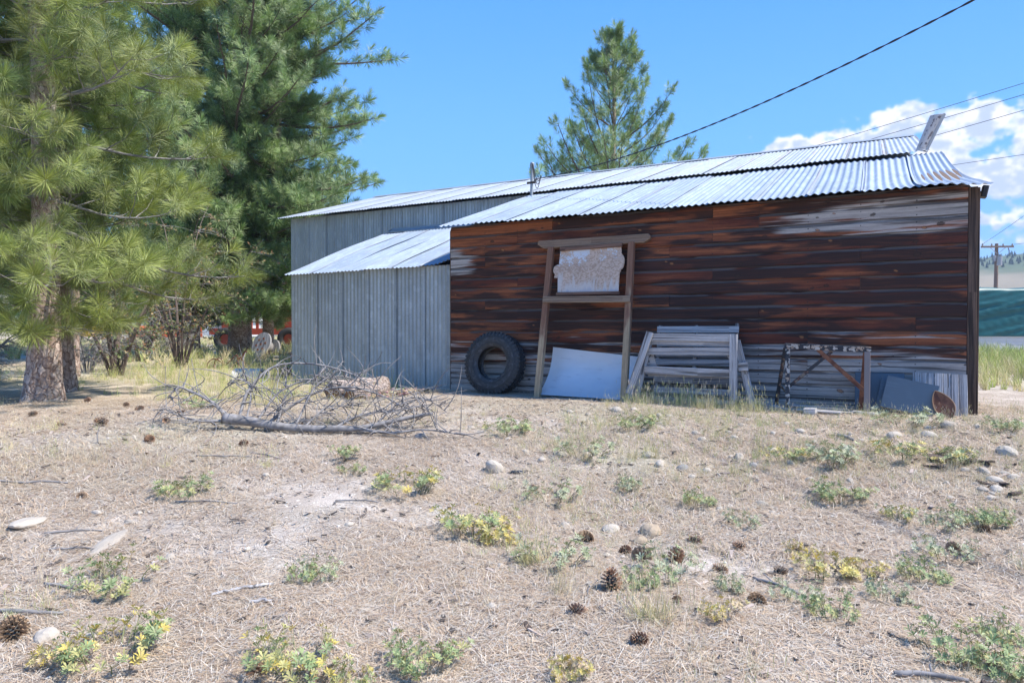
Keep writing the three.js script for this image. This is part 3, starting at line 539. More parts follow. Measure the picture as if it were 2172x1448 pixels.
// ------------------------------------------------------------------ dark panels
{
  const slate = mat({ map: tex(256, 256, (u, v) => { const k = .85 + .25 * fbm(u * 5, v * 5, 4) + .12 * ss(.7, .72, fbm(u * 40, v * 3, 3)); return [.085 * k, .120 * k, .155 * k]; }), roughness: .42, metalness: .2 });
  const panel = (w, h, pos, rx, rz, ry, label) => {
    const t = thing('metal_tray', label, 'tray', pos, ry, 'slate blue trays leaning by the wall'); const g = new THREE.Group(); g.name = 'pan'; g.rotation.set(rx, 0, rz); t.add(g);
    part('face', bar(V(0, 0, 0), V(0, h, 0), w, .012, { ch: .003 }), slate, g);
    part('rim', [bar(V(-w / 2 + .006, .0, -.03), V(-w / 2 + .006, h, -.03), .010, .06), bar(V(w / 2 - .006, 0, -.03), V(w / 2 - .006, h, -.03), .010, .06), bar(V(-w / 2, .006, -.031), V(w / 2, .006, -.031), .010, .058), bar(V(-w / 2, h - .006, -.031), V(w / 2, h - .006, -.031), .010, .058)], slate, g); return g;
  };
  panel(.60, .55, [.12, .03, -10.53], -.27, .0, 0, 'slate blue metal tray leaning on the wall behind the other trays');
  panel(.46, .42, [.50, .03, -10.52], -.25, -.03, 0, 'slate blue metal tray with its top edge just showing, leaning before the grey board panel');
  panel(.44, .46, [.28, .05, -10.40], -.28, -.19, .05, 'slate blue metal tray squeezed between the front one and the rear one, tilted');
  const g = panel(.60, .43, [.42, .085, -10.24], -.30, -.21, .03, 'slate blue metal tray in front of the others, tilted, with a bent corner tab');
  part('corner_tab', bar(V(.34, .05, -.01), V(.34, .35, -.01), .08, .006), slate, g);
  part('tape', bar(V(.30, .37, .008), V(.34, .33, .008), .02, .004), mat({ rgb: [.25, .5, .45] }), g);
}
// ------------------------------------------------------------------ grey board panel and rusty blade
{
  const t = thing('board_panel', 'panel of grey vertical boards leaning against the corner of the timber shed', 'board panel', [.83, gh(.8, -10.5) - .02, -10.46]); const g = new THREE.Group(); g.name = 'boards'; g.rotation.set(-.30, 0, -.012); t.add(g);
  const ws = [.085, .085, .085, .10, .085, .085, .10]; let x = -.33; const R = rng(8);
  ws.forEach((w, k) => { part('board', bar(V(x + w / 2, 0, (R() - .5) * .006), V(x + w / 2 + (R() - .5) * .006, .60 - .002 * k - R() * .006, (R() - .5) * .006), w - .006, .02, { uo: k * .9, ch: .003 }), greyWood[[0, 1, 0, 1, 1, 0, 0][k]], g); x += w; });
  part('batten', bar(V(-.30, .15, -.022), V(.28, .15, -.022), .07, .02), greyWood[2], g); part('batten', bar(V(-.30, .47, -.022), V(.28, .47, -.022), .07, .02), greyWood[2], g);
  const ov = thing('rusty_blade', 'rusty pointed oval metal lid leaning on the grey board panel', 'metal lid', [.92, gh(.9, -10.1) + .01, -10.13]); const h = new THREE.Group(); h.name = 'lid'; h.rotation.set(-.36, -.1, .46); ov.add(h);
  const s = new THREE.Shape(); s.moveTo(0, -.0); s.quadraticCurveTo(.14, .10, .10, .24); s.quadraticCurveTo(.06, .36, .0, .40); s.quadraticCurveTo(-.08, .34, -.11, .22); s.quadraticCurveTo(-.13, .08, 0, 0);
  part('plate', new THREE.ExtrudeGeometry(s, { depth: .004, bevelEnabled: false, curveSegments: 10 }), rustMat, h);
  const ed = s.getPoints(10).map(p => V(p.x, p.y, .004)); part('rim', new MB().tube(ed, .008, 5, { cap: false }).geo(), mat({ rgb: [.30, .19, .12], roughness: .9 }), h);
}

// ------------------------------------------------------------------ pines
function barkTex(seed, plate, plate2, furrow) {
  return tex(512, 512, (u, v) => {
    const o = seed * 7.1, per = (f, g, oc) => mix(fbm(u * f + o, v * g, oc), fbm((u - 1) * f + o, v * g, oc), ss(.75, 1, u));
    const w = per(6, 9, 3), x = u * 22 + (w - .5) * 3.0; let d1 = 9, d2 = 9, id = 0;
    const yv = v * 9 + (per(5, 5, 2) - .5) * 1.2;
    for (let j = -1; j <= 1; j++) for (let i = -1; i <= 1; i++) { const cx = Math.floor(x) + i, cy = Math.floor(yv) + j, hx = ((cx % 22) + 22) % 22, px = cx + hash(hx + seed * 31, cy), py = cy + hash(hx + 50, cy + seed * 17), d = Math.hypot(x - px, yv - py); if (d < d1) { d2 = d1; d1 = d; id = hash(hx + 7, cy + 3); } else if (d < d2) d2 = d; }
    const e = ss(-.12, .30, d2 - d1 + (fbm(u * 60, v * 60, 3) - .5) * .5), fl = fbm(u * 26 + o, v * 40, 4);
    return mix3(furrow, mix3(plate, plate2, ss(.3, .7, id * .6 + fl * .45)).map(k => k * (.7 + .6 * fl)), e);
  });
}
function barkMat(seed, a, b, c, rx = 1, ry = .7) { const t = barkTex(seed, a, b, c); t.repeat.set(rx, ry); return mat({ map: t, bumpMap: t, bumpScale: .03, roughness: .95 }); }
const barkNear = barkMat(1, [.34, .25, .21], [.52, .42, .37], [.17, .105, .08]), barkFar = barkMat(2, [.34, .25, .21], [.52, .42, .37], [.17, .105, .08]), twigMat = mat({ rgb: [.13, .10, .085], roughness: .95 }), deadMat = mat({ map: tex(128, 128, (u, v) => { const k = .09 + .28 * fbm(u * 6, v * 22, 4); return [k, k * .96, k * .95]; }), roughness: .95 });
const needleMat = mat({ roughness: .62, transmission: .5, thickness: 0 });
function tuftGeo(seed, n, len, wid, shoot, spread, bend) {
  const R = rng(seed), m = new MB();
  for (let k = 0; k < n; k++) {
    const f = Math.pow(R(), .8), a = R() * 6.283, el = mix(spread, .12, f * f) + (R() - .5) * .4, b = V(0, f * shoot, 0), L = len * (.75 + .4 * R());
    const d = V(Math.sin(el) * Math.cos(a), Math.cos(el), Math.sin(el) * Math.sin(a)), s = V(-Math.sin(a), (R() - .5), Math.cos(a)).normalize(), o = V(d.x, d.y - bend * (R() * 1.4), d.z).normalize();
    const g = .78 + R() * .5, c0 = [.72 * g, .72 * g, .55 * g], c1 = [1.0 * g, 1.02 * g, 1.0 * g], mid = b.clone().addScaledVector(d, L * .55), tip = mid.clone().addScaledVector(o, L * .45), w = wid * .5;
    const i0 = m.v(b.x, b.y, b.z, 0, 0, c0), i1 = m.v(mid.x + s.x * w, mid.y + s.y * w, mid.z + s.z * w, 0, 0, c1), i2 = m.v(mid.x - s.x * w, mid.y - s.y * w, mid.z - s.z * w, 0, 0, c1), i3 = m.v(tip.x, tip.y, tip.z, 0, 0, c1);
    m.tri(i0, i1, i2); m.tri(i1, i3, i2);
  }
  return m.geo();
}
const needleVC = needleMat.clone(); needleVC.vertexColors = true;
const tuftNear = tuftGeo(1, 150, .21, .0052, .16, 1.5, .35), tuftFar = tuftGeo(3, 64, .26, .016, .20, 1.45, .3);
function pine(o) {
  const { name = 'pine_tree', label, x, z, h, r, crown0, rad, seed, near = false, group, lean = [0, 0], step = .55, per = 5, droop = .3, tuft = 1, hue = 0, twigEvery = .32, dir = null, bark = near ? barkNear : barkFar, top = true, dead = 0, maxH = 99 } = o;
  const R = rng(seed), y0 = gh(x, z), t = thing(name, label, 'pine tree', [x, y0 - .05, z], 0, group);
  const axis = y => V(lean[0] * y / h + .06 * Math.sin(y * .7 + seed), y, lean[1] * y / h + .06 * Math.cos(y * .6 + seed * 2));
  const pts = [], rr = [], NS = near ? 70 : 22; for (let k = 0; k <= NS; k++) { const f = Math.pow(k / NS, 1.25), y = f * h; pts.push(axis(y)); rr.push(r * (1 - .93 * f) * (1 + (near ? .4 : .2) * Math.exp(-y * 2.6)) + .012); }
  const trunk = new MB().tube(pts, rr, near ? 40 : 12, { jitter: near ? .09 : .05, R }); part('trunk', trunk.geo(), bark, t);
  const limbs = new MB(), deadL = new MB(), tufts = [];
  const addTuft = (p, d, s) => { const g = .72 + R() * .62, y = hue + (R() - .5) * .25, c = col((.245 + .075 * y) * g, (.345 + .03 * y) * g, (.125 - .03 * y) * g); tufts.push([place(p, d, R() * 6.28, s * tuft * (.8 + .45 * R())), c]); };
  for (let y = crown0; y < Math.min(h - .3, maxH); y += step * (.7 + .6 * R()) * (y > h * .8 ? .7 : 1)) {
    const f = (y - crown0) / (h - crown0), n = Math.max(3, Math.round(per * (.7 + .6 * R()))), a0 = R() * 6.28;
    for (let k = 0; k < n; k++) {
      let az = a0 + k / n * 6.283 + (R() - .5) * .8; if (dir && R() < dir[1]) az = dir[0] + (R() - .5) * 2.2;
      const L = rad(f, az) * (.62 + .5 * R()); if (L < .15) continue;
      let el = mix(-droop, 1.0, Math.pow(f, 1.5)) + (R() - .5) * .4; const p = [axis(y)], rd = [Math.max(.006, L * (near ? .0125 : .014))], N = 7; const curl = .5 + R() * .5; let d;
      for (let s = 1; s <= N; s++) { const q = s / N; el += (q < .5 ? -.10 * droop : curl * .28) * (1 - f * .6) / 1.6; az += (R() - .5) * .22; d = V(Math.cos(az) * Math.cos(el), Math.sin(el), Math.sin(az) * Math.cos(el)); p.push(p[s - 1].clone().addScaledVector(d, L / N)); rd.push(rd[0] * (1 - .82 * q)); }
      limbs.tube(p, rd, near ? 7 : 5, { cap: false, uo: R(), vo: R() });
      addTuft(p[N], d, 1.1); addTuft(p[N].clone().addScaledVector(d, -.12), d, .95);
      const nt = Math.max(2, Math.round(L / twigEvery));
      for (let j = 0; j < nt; j++) {
        const q = .22 + .76 * (j + R()) / nt, s = Math.min(N - 1, Math.floor(q * N)), b = p[s].clone().lerp(p[s + 1], q * N - s), side = (j % 2 ? 1 : -1) * (.5 + R() * .7), ta = az + side, te = el * .5 + .12 + (R() - .4) * .7, tl = (.16 + .30 * R()) * Math.min(1.2, .5 + L * .25) * (1.25 - q * .5) * (tuft > 1 ? 1.25 : 1);
        const td = V(Math.cos(ta) * Math.cos(te), Math.sin(te), Math.sin(ta) * Math.cos(te)), td2 = V(td.x * .8, td.y + .35, td.z * .8).normalize(), m1 = b.clone().addScaledVector(td, tl * .6), e = m1.clone().addScaledVector(td2, tl * .5);
        limbs.tube([b, m1, e], [rd[s] * .5 + .003, .006, .004], 4, { cap: false, uo: R() });
        addTuft(e, td2, 1); if (R() < .75) addTuft(m1.clone().lerp(b, .15), td, .85);
      }
    }
  }
  if (top) for (let k = 0; k < 7; k++) addTuft(axis(h - .12 * k), V((R() - .5) * .5, 1, (R() - .5) * .5).normalize(), .9);
  for (let k = 0; k < dead; k++) {
    const y = .9 + R() * Math.max(1.2, crown0 + 2.6), L = .5 + R() * 1.5; let az = R() * 6.28, el = -.1 + (R() - .5) * .6; const p = [axis(y)], rd = [.014]; for (let s = 1; s <= 5; s++) { el += (R() - .55) * .3; az += (R() - .5) * .4; p.push(p[s - 1].clone().add(V(Math.cos(az) * Math.cos(el), Math.sin(el), Math.sin(az) * Math.cos(el)).multiplyScalar(L / 5))); rd.push(.014 * (1 - s * .17)); }
    deadL.tube(p, rd, 5, { cap: false }); for (let j = 0; j < 4; j++) { const b = p[2 + (j % 3)], a2 = az + (R() - .5) * 2.4; deadL.tube([b, b.clone().add(V(Math.cos(a2) * .2, -.05 + R() * .1, Math.sin(a2) * .2)), b.clone().add(V(Math.cos(a2) * .38, -.15 + R() * .15, Math.sin(a2 + .3) * .38))], [.006, .004, .002], 4, { cap: false }); }
  }
  part('branches', limbs.geo(), near ? deadMat : twigMat, t); if (dead) part('dead_branches', deadL.geo(), deadMat, t);
  copies('crown', near ? tuftNear : tuftFar, needleVC, tufts, t); return t;
}
const PG = 'pines standing left of the metal building';
pine({ label: 'big pine with pinkish plated bark and low hanging sprays, nearest the fallen branch', x: -11.33, z: -5.98, h: 15, r: .215, crown0: 1.25, rad: (f, a) => (f < .1 ? 1.2 + f * 13 : 2.75 * Math.pow(1 - f, .5)) * (1 + .15 * Math.cos(a + .5)), seed: 4, near: true, step: .46, per: 4, droop: .34, tuft: 1.2, hue: 1.1, twigEvery: .27, dead: 16, maxH: 7.6 });
pine({ label: 'slim pine growing close behind the big plated pine', x: -12.65, z: -7.08, h: 12, r: .13, crown0: 2.0, rad: f => 2.5 * Math.pow(1 - f, .7), seed: 9, near: true, step: .48, per: 5, droop: .3, tuft: 1.15, hue: .6, twigEvery: .25, dead: 14, maxH: 8.2 });
pine({ label: 'thin dark pine pole standing behind the slim pine', x: -16.5, z: -9.41, h: 11, r: .10, crown0: 3.4, rad: f => 2.3 * Math.pow(1 - f, .7), seed: 12, step: .6, per: 4, tuft: 1.1, hue: .2, dead: 12, lean: [.3, 0] });
pine({ label: 'pine with grey trunk at the edge of the brush, beside the big plated pine', x: -12.75, z: -5.75, h: 14, r: .17, crown0: 2.6, rad: f => 3.0 * Math.pow(1 - f, .7), seed: 15, near: true, step: .55, per: 5, tuft: 1.2, hue: .7, dead: 12, maxH: 8, twigEvery: .28 });
pine({ label: 'dark trunked pine, first of a pair beyond the grassy clearing', x: -24.67, z: -18.51, h: 15, r: .20, crown0: 3.2, rad: f => 3.4 * Math.pow(1 - f, .75), seed: 18, group: PG, step: .75, per: 4, tuft: 1.25, hue: -.2, dead: 10 });
pine({ label: 'dark trunked pine, second of a pair beyond the grassy clearing', x: -25.5, z: -19.5, h: 16, r: .19, crown0: 3.4, rad: f => 3.2 * Math.pow(1 - f, .75), seed: 19, group: PG, step: .8, per: 4, tuft: 1.25, hue: -.1 });
const bigCrown = f => (f < .18 ? 3.2 + f * 17 : f < .5 ? 6.2 : 6.2 * Math.pow((1 - f) / .5, .8));
pine({ label: 'tallest thick pine with wide crown reaching over the metal building', x: -24.2, z: -20.6, h: 25, r: .40, crown0: 1.9, rad: bigCrown, seed: 23, group: PG, step: .50, per: 6, tuft: 1.35, hue: 0, droop: .22, twigEvery: .36, dead: 14, maxH: 17.6 });
pine({ label: 'pine with its trunk touching the tallest thick pine', x: -25.3, z: -21.9, h: 21, r: .34, crown0: 3.0, rad: f => 4.6 * Math.pow(1 - f, .7), seed: 24, group: PG, step: .6, per: 5, tuft: 1.35, hue: -.2, maxH: 19 });
pine({ label: 'leaning pine before the red machine', x: -23.6, z: -21.6, h: 17, r: .24, crown0: 2.4, rad: f => 4.4 * Math.pow(1 - f, .7), seed: 27, group: PG, step: .55, per: 5, tuft: 1.3, hue: .1, lean: [1.6, .3], dead: 8 });
pine({ label: 'full pine filling the gap behind the leafy shrub', x: -25.5, z: -13.6, h: 18, r: .25, crown0: 3.2, rad: f => 3.8 * Math.pow(1 - f, .7), seed: 33, group: PG, step: .85, per: 4, tuft: 1.3, hue: .1, maxH: 17 });
pine({ label: 'pine deep behind the thin dark pole pine', x: -24.5, z: -9.6, h: 17, r: .22, crown0: 2.6, rad: f => 3.8 * Math.pow(1 - f, .7), seed: 35, group: PG, step: .85, per: 4, tuft: 1.3, hue: -.1 });
pine({ label: 'lone pine rising behind the ridge of the metal building', x: -11.9, z: -34.0, h: 16.2, r: .26, crown0: 4.2, rad: f => 6.4 * Math.pow(1 - f, .8) + .3, seed: 43, step: .70, per: 5, tuft: 1.25, hue: .1, droop: -.35, twigEvery: .42 });
// far row of pines beyond the yard
[[-60, -34, 14], [-66, -46, 16], [-52, -52, 13], [-70, -60, 17], [-50, -66, 15], [-80, -40, 16], [-58, -24, 13], [-44, -72, 14]].forEach(([x, z, h], k) => pine({ label: 'distant pine in the row beyond the gravel yard', x, z, h, r: .25, crown0: 2.2, rad: f => 3.4 * Math.pow(1 - f, .8), seed: 60 + k, group: 'distant pines beyond the gravel yard', step: 1.0, per: 4, tuft: 2.6, twigEvery: .8, hue: -.3 }));

// ------------------------------------------------------------------ leafy shrubs
const leafGeo = (() => { const m = new MB(); const a = m.v(0, 0, 0), b = m.v(.018, .03, .006), c = m.v(0, .062, 0), d = m.v(-.018, .03, .006); m.tri(a, b, c); m.tri(a, c, d); return m.geo(); })();
const leafMat = mat({ roughness: .6, transmission: .35, thickness: 0 });
function shrub({ label, x, z, h, stems, seed, spread, leaves, pal, r = .06, name = 'leafy_shrub', stemMat = twigMat }) {
  const R = rng(seed), t = thing(name, label, 'shrub', [x, gh(x, z) - .04, z]), fine = new MB(), list = [];
  for (let k = 0; k < stems; k++) {
    let a = k / stems * 6.28 + R(), el = 1.52 - R() * .18; const L = h * (.75 + .4 * R()), N = 9, p = [V(Math.cos(a) * .1, 0, Math.sin(a) * .1)], rd = [r * (.6 + .6 * R())]; const st = new MB();
    for (let s = 1; s <= N; s++) { el -= .06 * spread * (R() + .4); a += (R() - .5) * .35; p.push(p[s - 1].clone().add(V(Math.cos(a) * Math.cos(el), Math.sin(el), Math.sin(a) * Math.cos(el)).multiplyScalar(L / N))); rd.push(rd[0] * (1 - .9 * s / N) + .004); }
    st.tube(p, rd, 7); part('stem', st.geo(), stemMat, t);
    for (let j = 0; j < 16; j++) {
      const s = 2 + Math.floor(R() * (N - 2)), b = p[s]; let a2 = a + (R() - .5) * 3.5, e2 = .5 - R() * .9; const l2 = (.5 + R() * .9) * h * .22, q = [b.clone()];
      for (let n = 1; n <= 5; n++) { e2 -= .1; a2 += (R() - .5) * .5; q.push(q[n - 1].clone().add(V(Math.cos(a2) * Math.cos(e2), Math.sin(e2), Math.sin(a2) * Math.cos(e2)).multiplyScalar(l2 / 5))); }
      fine.tube(q, [.011, .009, .007, .005, .004, .003], 4, { cap: false });
      for (let n = 0; n < 5; n++) { const b2 = q[1 + Math.floor(R() * 5)], a3 = R() * 6.28, e3 = (R() - .5) * 1.4, l3 = .1 + R() * .3, e = b2.clone().add(V(Math.cos(a3) * Math.cos(e3), Math.sin(e3), Math.sin(a3) * Math.cos(e3)).multiplyScalar(l3)); fine.tube([b2, b2.clone().lerp(e, .5).add(V(0, .02, 0)), e], [.004, .003, .002], 3, { cap: false });
        for (let w = 0; w < leaves; w++) { const pos = b2.clone().lerp(e, R()), c = pal[(R() * pal.length) | 0], f = .75 + R() * .5; list.push([place(pos, V(R() - .5, R() * .8 - .2, R() - .5).normalize(), R() * 6, .9 + R() * .7), col(c[0] * f, c[1] * f, c[2] * f)]); } }
    }
  }
  part('branches', fine.geo(), deadMat, t); if (list.length) copies('foliage', leafGeo, leafMat, list, t); return t;
}
const olive = [[.30, .30, .11], [.25, .29, .10], [.38, .28, .12], [.19, .25, .09], [.42, .24, .12]], green = [[.15, .24, .08], [.20, .28, .10]];
shrub({ label: 'many stemmed shrub with dark bare stems and thin grey twigs, behind the big pines', x: -16.48, z: -10.36, h: 3.6, stems: 6, seed: 3, spread: .9, leaves: 3, pal: green.concat(olive), r: .062 });
shrub({ label: 'tall arching shrub with small olive and orange leaves before the tall pines', x: -18.2, z: -13.4, h: 5.4, stems: 8, seed: 6, spread: 1.25, leaves: 9, pal: olive, r: .04 });
shrub({ label: 'olive leaved shrub at the foot of the pair of dark pines', x: -23.0, z: -15.4, h: 4.2, stems: 7, seed: 8, spread: 1.2, leaves: 7, pal: olive.concat(green), r: .05 });
shrub({ name: 'dead_brush', label: 'tangle of dead grey brush left of the big plated pine', x: -16.2, z: -7.2, h: 2.0, stems: 10, seed: 13, spread: 2.4, leaves: 0, pal: green, r: .022, stemMat: deadMat });
shrub({ name: 'dead_brush', label: 'low dead grey brush around the foot of the dark stemmed shrub', x: -18.6, z: -10.9, h: 1.7, stems: 10, seed: 14, spread: 2.4, leaves: 0, pal: green, r: .02, stemMat: deadMat });
shrub({ name: 'dead_brush', label: 'thin dead brush under the pair of dark pines', x: -23.2, z: -17.0, h: 1.8, stems: 9, seed: 16, spread: 2.2, leaves: 0, pal: green, r: .02, stemMat: deadMat });

// ------------------------------------------------------------------ fallen dead branch
{
  const R = rng(91), ox = -6.5, oz = -5.32, t = thing('fallen_branch', 'fallen dead grey pine top with sawn end and many curling bare boughs', 'fallen branch');
  const ex = V(.885, 0, -.465), ez = V(-.465, 0, -.885);            // along and across the branch
  const P = (u, w, y) => { const p = V(ox, 0, oz).addScaledVector(ex, u).addScaledVector(ez, w); p.y = gh(p.x, p.z) + y; return p; };
  const spl = (a, n) => new THREE.CatmullRomCurve3(a).getPoints(n);
  const stem = spl([P(0, 0, .13), P(.3, .03, .10), P(.7, .05, .065), P(1.2, .04, .06), P(1.6, .08, .075), P(2.0, .2, .16), P(2.35, .3, .22)], 30);
  part('main_stem', new MB().tube(stem, stem.map((_, k) => (.056 * (1 - .78 * k / 30) + .006)), 12, { jitter: .14, R }).geo(), deadMat, t);
  const cut = new THREE.CircleGeometry(.066, 20); const cm = part('sawn_end', cut, mat({ map: tex(128, 128, (u, v) => { const r = Math.hypot(u - .5, v - .5) * 2, k = .75 + .25 * Math.sin(r * 40 + 3 * fbm(u * 5, v * 5, 2)); return mix3([.46, .34, .22], [.33, .27, .22], ss(.5, 1, r)).map(w => w * k); }) }), t);
  { const d = stem[0].clone().sub(stem[1]).normalize(); cm.position.copy(stem[0]).addScaledVector(d, .003); cm.quaternion.setFromUnitVectors(V(0, 0, 1), d); }
  const bough = (ctrl, r, n = 22) => {
    const p = spl(ctrl, n), m = new MB().tube(p, p.map((_, k) => r * .68 * (1 - .82 * k / n) + .0025), 7, { jitter: .12, R }); part('bough', m.geo(), deadMat, t); return p;
  };
  const B = [
    bough([P(.05, .03, .12), P(-.15, .1, .28), P(-.45, .2, .40), P(-.62, .2, .42), P(-.70, .15, .30)], .032), bough([P(.0, -.02, .10), P(-.25, -.05, .12), P(-.55, .0, .17), P(-.72, .05, .22)], .024),
    bough([P(.15, .08, .12), P(.18, .3, .42), P(.4, .5, .68), P(.8, .6, .72), P(1.3, .6, .60), P(1.6, .55, .45)], .026), bough([P(.5, .06, .1), P(.7, .3, .28), P(1.0, .5, .42), P(1.4, .5, .44), P(1.9, .45, .30), P(2.05, .4, .18)], .027),
    bough([P(.35, .1, .1), P(.5, .45, .40), P(.8, .6, .52), P(1.2, .65, .45)], .02), bough([P(.6, .05, .1), P(.62, .12, .26), P(.64, .14, .38)], .022, 8), bough([P(1.25, .04, .07), P(1.5, .25, .16), P(1.9, .35, .24), P(2.3, .4, .30)], .022),
    bough([P(1.5, .06, .07), P(1.9, -.02, .05), P(2.3, -.05, .10), P(2.75, .0, .04)], .026), bough([P(.25, .05, .12), P(.2, .3, .36), P(.05, .5, .52), P(-.2, .55, .42)], .016), bough([P(.9, .05, .07), P(1.1, .4, .24), P(1.5, .5, .22)], .015), bough([P(.8, .1, .1), P(.95, .5, .5), P(1.2, .75, .55), P(1.6, .8, .35)], .017), bough([P(1.7, .15, .1), P(2.0, .4, .36), P(2.25, .5, .34), P(2.5, .45, .2)], .014)];
  const tw = new MB();
  for (const p of [...B, ...B, ...B, stem]) for (let k = 0; k < 9; k++) {
    const s = 3 + Math.floor(R() * (p.length - 4)), b = p[s]; let a = R() * 6.28, el = (R() - .35) * 1.9; const L = .14 + R() * .5, q = [b.clone()], turn = (R() - .5) * 2.6, fall = (R() - .62) * .34;
    for (let n = 1; n <= 7; n++) { a += turn * .4 + (R() - .5) * .3; el = Math.max(-1.4, el + fall); const e = q[n - 1].clone().add(V(Math.cos(a) * Math.cos(el), Math.sin(el), Math.sin(a) * Math.cos(el)).multiplyScalar(L / 7)); e.y = Math.max(e.y, gh(e.x, e.z) + .008); q.push(e); }
    tw.tube(q, q.map((_, n) => .0065 * (1 - .7 * n / 7) + .001), 4, { cap: false });
  }
  const twm = part('twigs', tw.geo(), deadMat, t); twm.userData.kind = 'stuff';
}
// ------------------------------------------------------------------ logs by the lean-to
{
  const endTex = mat({ map: tex(128, 128, (u, v) => { const r = Math.hypot(u - .5, v - .5) * 2, k = .7 + .3 * Math.sin(r * 34 + 4 * fbm(u * 5, v * 5, 2)); return mix3([.34, .17, .075], [.20, .12, .075], ss(.3, 1, r + .3 * (fbm(u * 8, v * 8, 3) - .5))).map(w => w * k); }) });
  const logBark = barkMat(5, [.33, .26, .22], [.46, .39, .35], [.09, .06, .05], 1, 1.4);
  const log = (a, b, r, label, seed) => {
    const R = rng(seed), t = thing('log', label, 'log'), N = 14, p = []; for (let k = 0; k <= N; k++) p.push(a.clone().lerp(b, k / N).add(V(0, .012 * Math.sin(k), 0)));
    part('bark', new MB().tube(p, p.map((_, k) => r * (1 - .1 * k / N)), 20, { jitter: .16, R }).geo(), logBark, t);
    const d = a.clone().sub(b).normalize(), g = new THREE.CircleGeometry(r * .95, 22), m = part('sawn_end', g, endTex, t); m.position.copy(a).addScaledVector(d, .006); m.quaternion.setFromUnitVectors(V(0, 0, 1), d);
    const stub = new MB(); for (const [f, h] of [[.35, .18], [.8, .14]]) { const c = a.clone().lerp(b, f); part('branch_stub', new MB().tube([c, c.clone().add(V(-.03, r + h, .03))], [.022, .010], 6).geo(), deadMat, t); }
  };
  const A = V(-7.62, gh(-7.6, -8.2) + .13, -8.32), B2 = V(-7.72, gh(-7.7, -9.8) + .14, -9.75);
  log(A, B2, .155, 'thick sawn log with peeling bark and orange end, by the metal lean-to', 3);
  log(V(-7.34, gh(-7.3, -8.3) + .09, -8.40), V(-7.40, gh(-7.4, -9.5) + .10, -9.4), .105, 'thinner sawn log lying beside the thick log', 5);
  const heap = [], R = rng(44), fl = new THREE.BoxGeometry(.10, .012, .05);
  for (let k = 0; k < 260; k++) { const f = R(), x = -7.5 + (R() - .5) * .7 + f * .4, z = -8.6 - f * 1.5; heap.push([new THREE.Matrix4().compose(V(x, gh(x, z) + .015 + R() * .06, z), new THREE.Quaternion().setFromEuler(new THREE.Euler(R() - .5, R() * 6, R() - .5)), V(.4 + R(), 1, .5 + R())), col(.28 + R() * .2, .21 + R() * .15, .17 + R() * .13)]); }
  copies('bark_litter', fl, mat({ roughness: .95 }), heap, scene, { label: 'flakes of bark shed around the logs', category: 'bark' });
}
// ------------------------------------------------------------------ stones, cones, sticks
const stoneTex = tex(256, 256, (u, v) => { const k = .80 + .3 * fbm(u * 6, v * 6, 4) + .18 * (hash(Math.floor(u * 128), Math.floor(v * 128)) - .5); return [k, k * .985, k * .96]; });
const stoneMats = [[.42, .38, .33], [.50, .455, .395], [.42, .34, .25], [.27, .265, .26]].map(c => mat({ map: stoneTex, rgb: c, roughness: .93 }));
const stoneGeo = [0, 1, 2, 3, 4, 5].map(s => {
  const g = new THREE.IcosahedronGeometry(.5, 3), p = g.attributes.position, q = V(0, 0, 0);
  for (let k = 0; k < p.count; k++) { q.fromBufferAttribute(p, k); const n = q.clone().normalize(), f = .82 + .42 * fbm(n.x * 1.6 + s * 5 + 9, n.y * 1.6 + n.z * 1.9 + 3, 3) + .06 * fbm(n.x * 7 + s, n.z * 7 + n.y * 5, 2), sh = s > 3 ? .7 : 1; p.setXYZ(k, q.x * f, q.y * f * .62, q.z * f * .8 * sh); }
  g.computeVertexNormals(); return g;
});
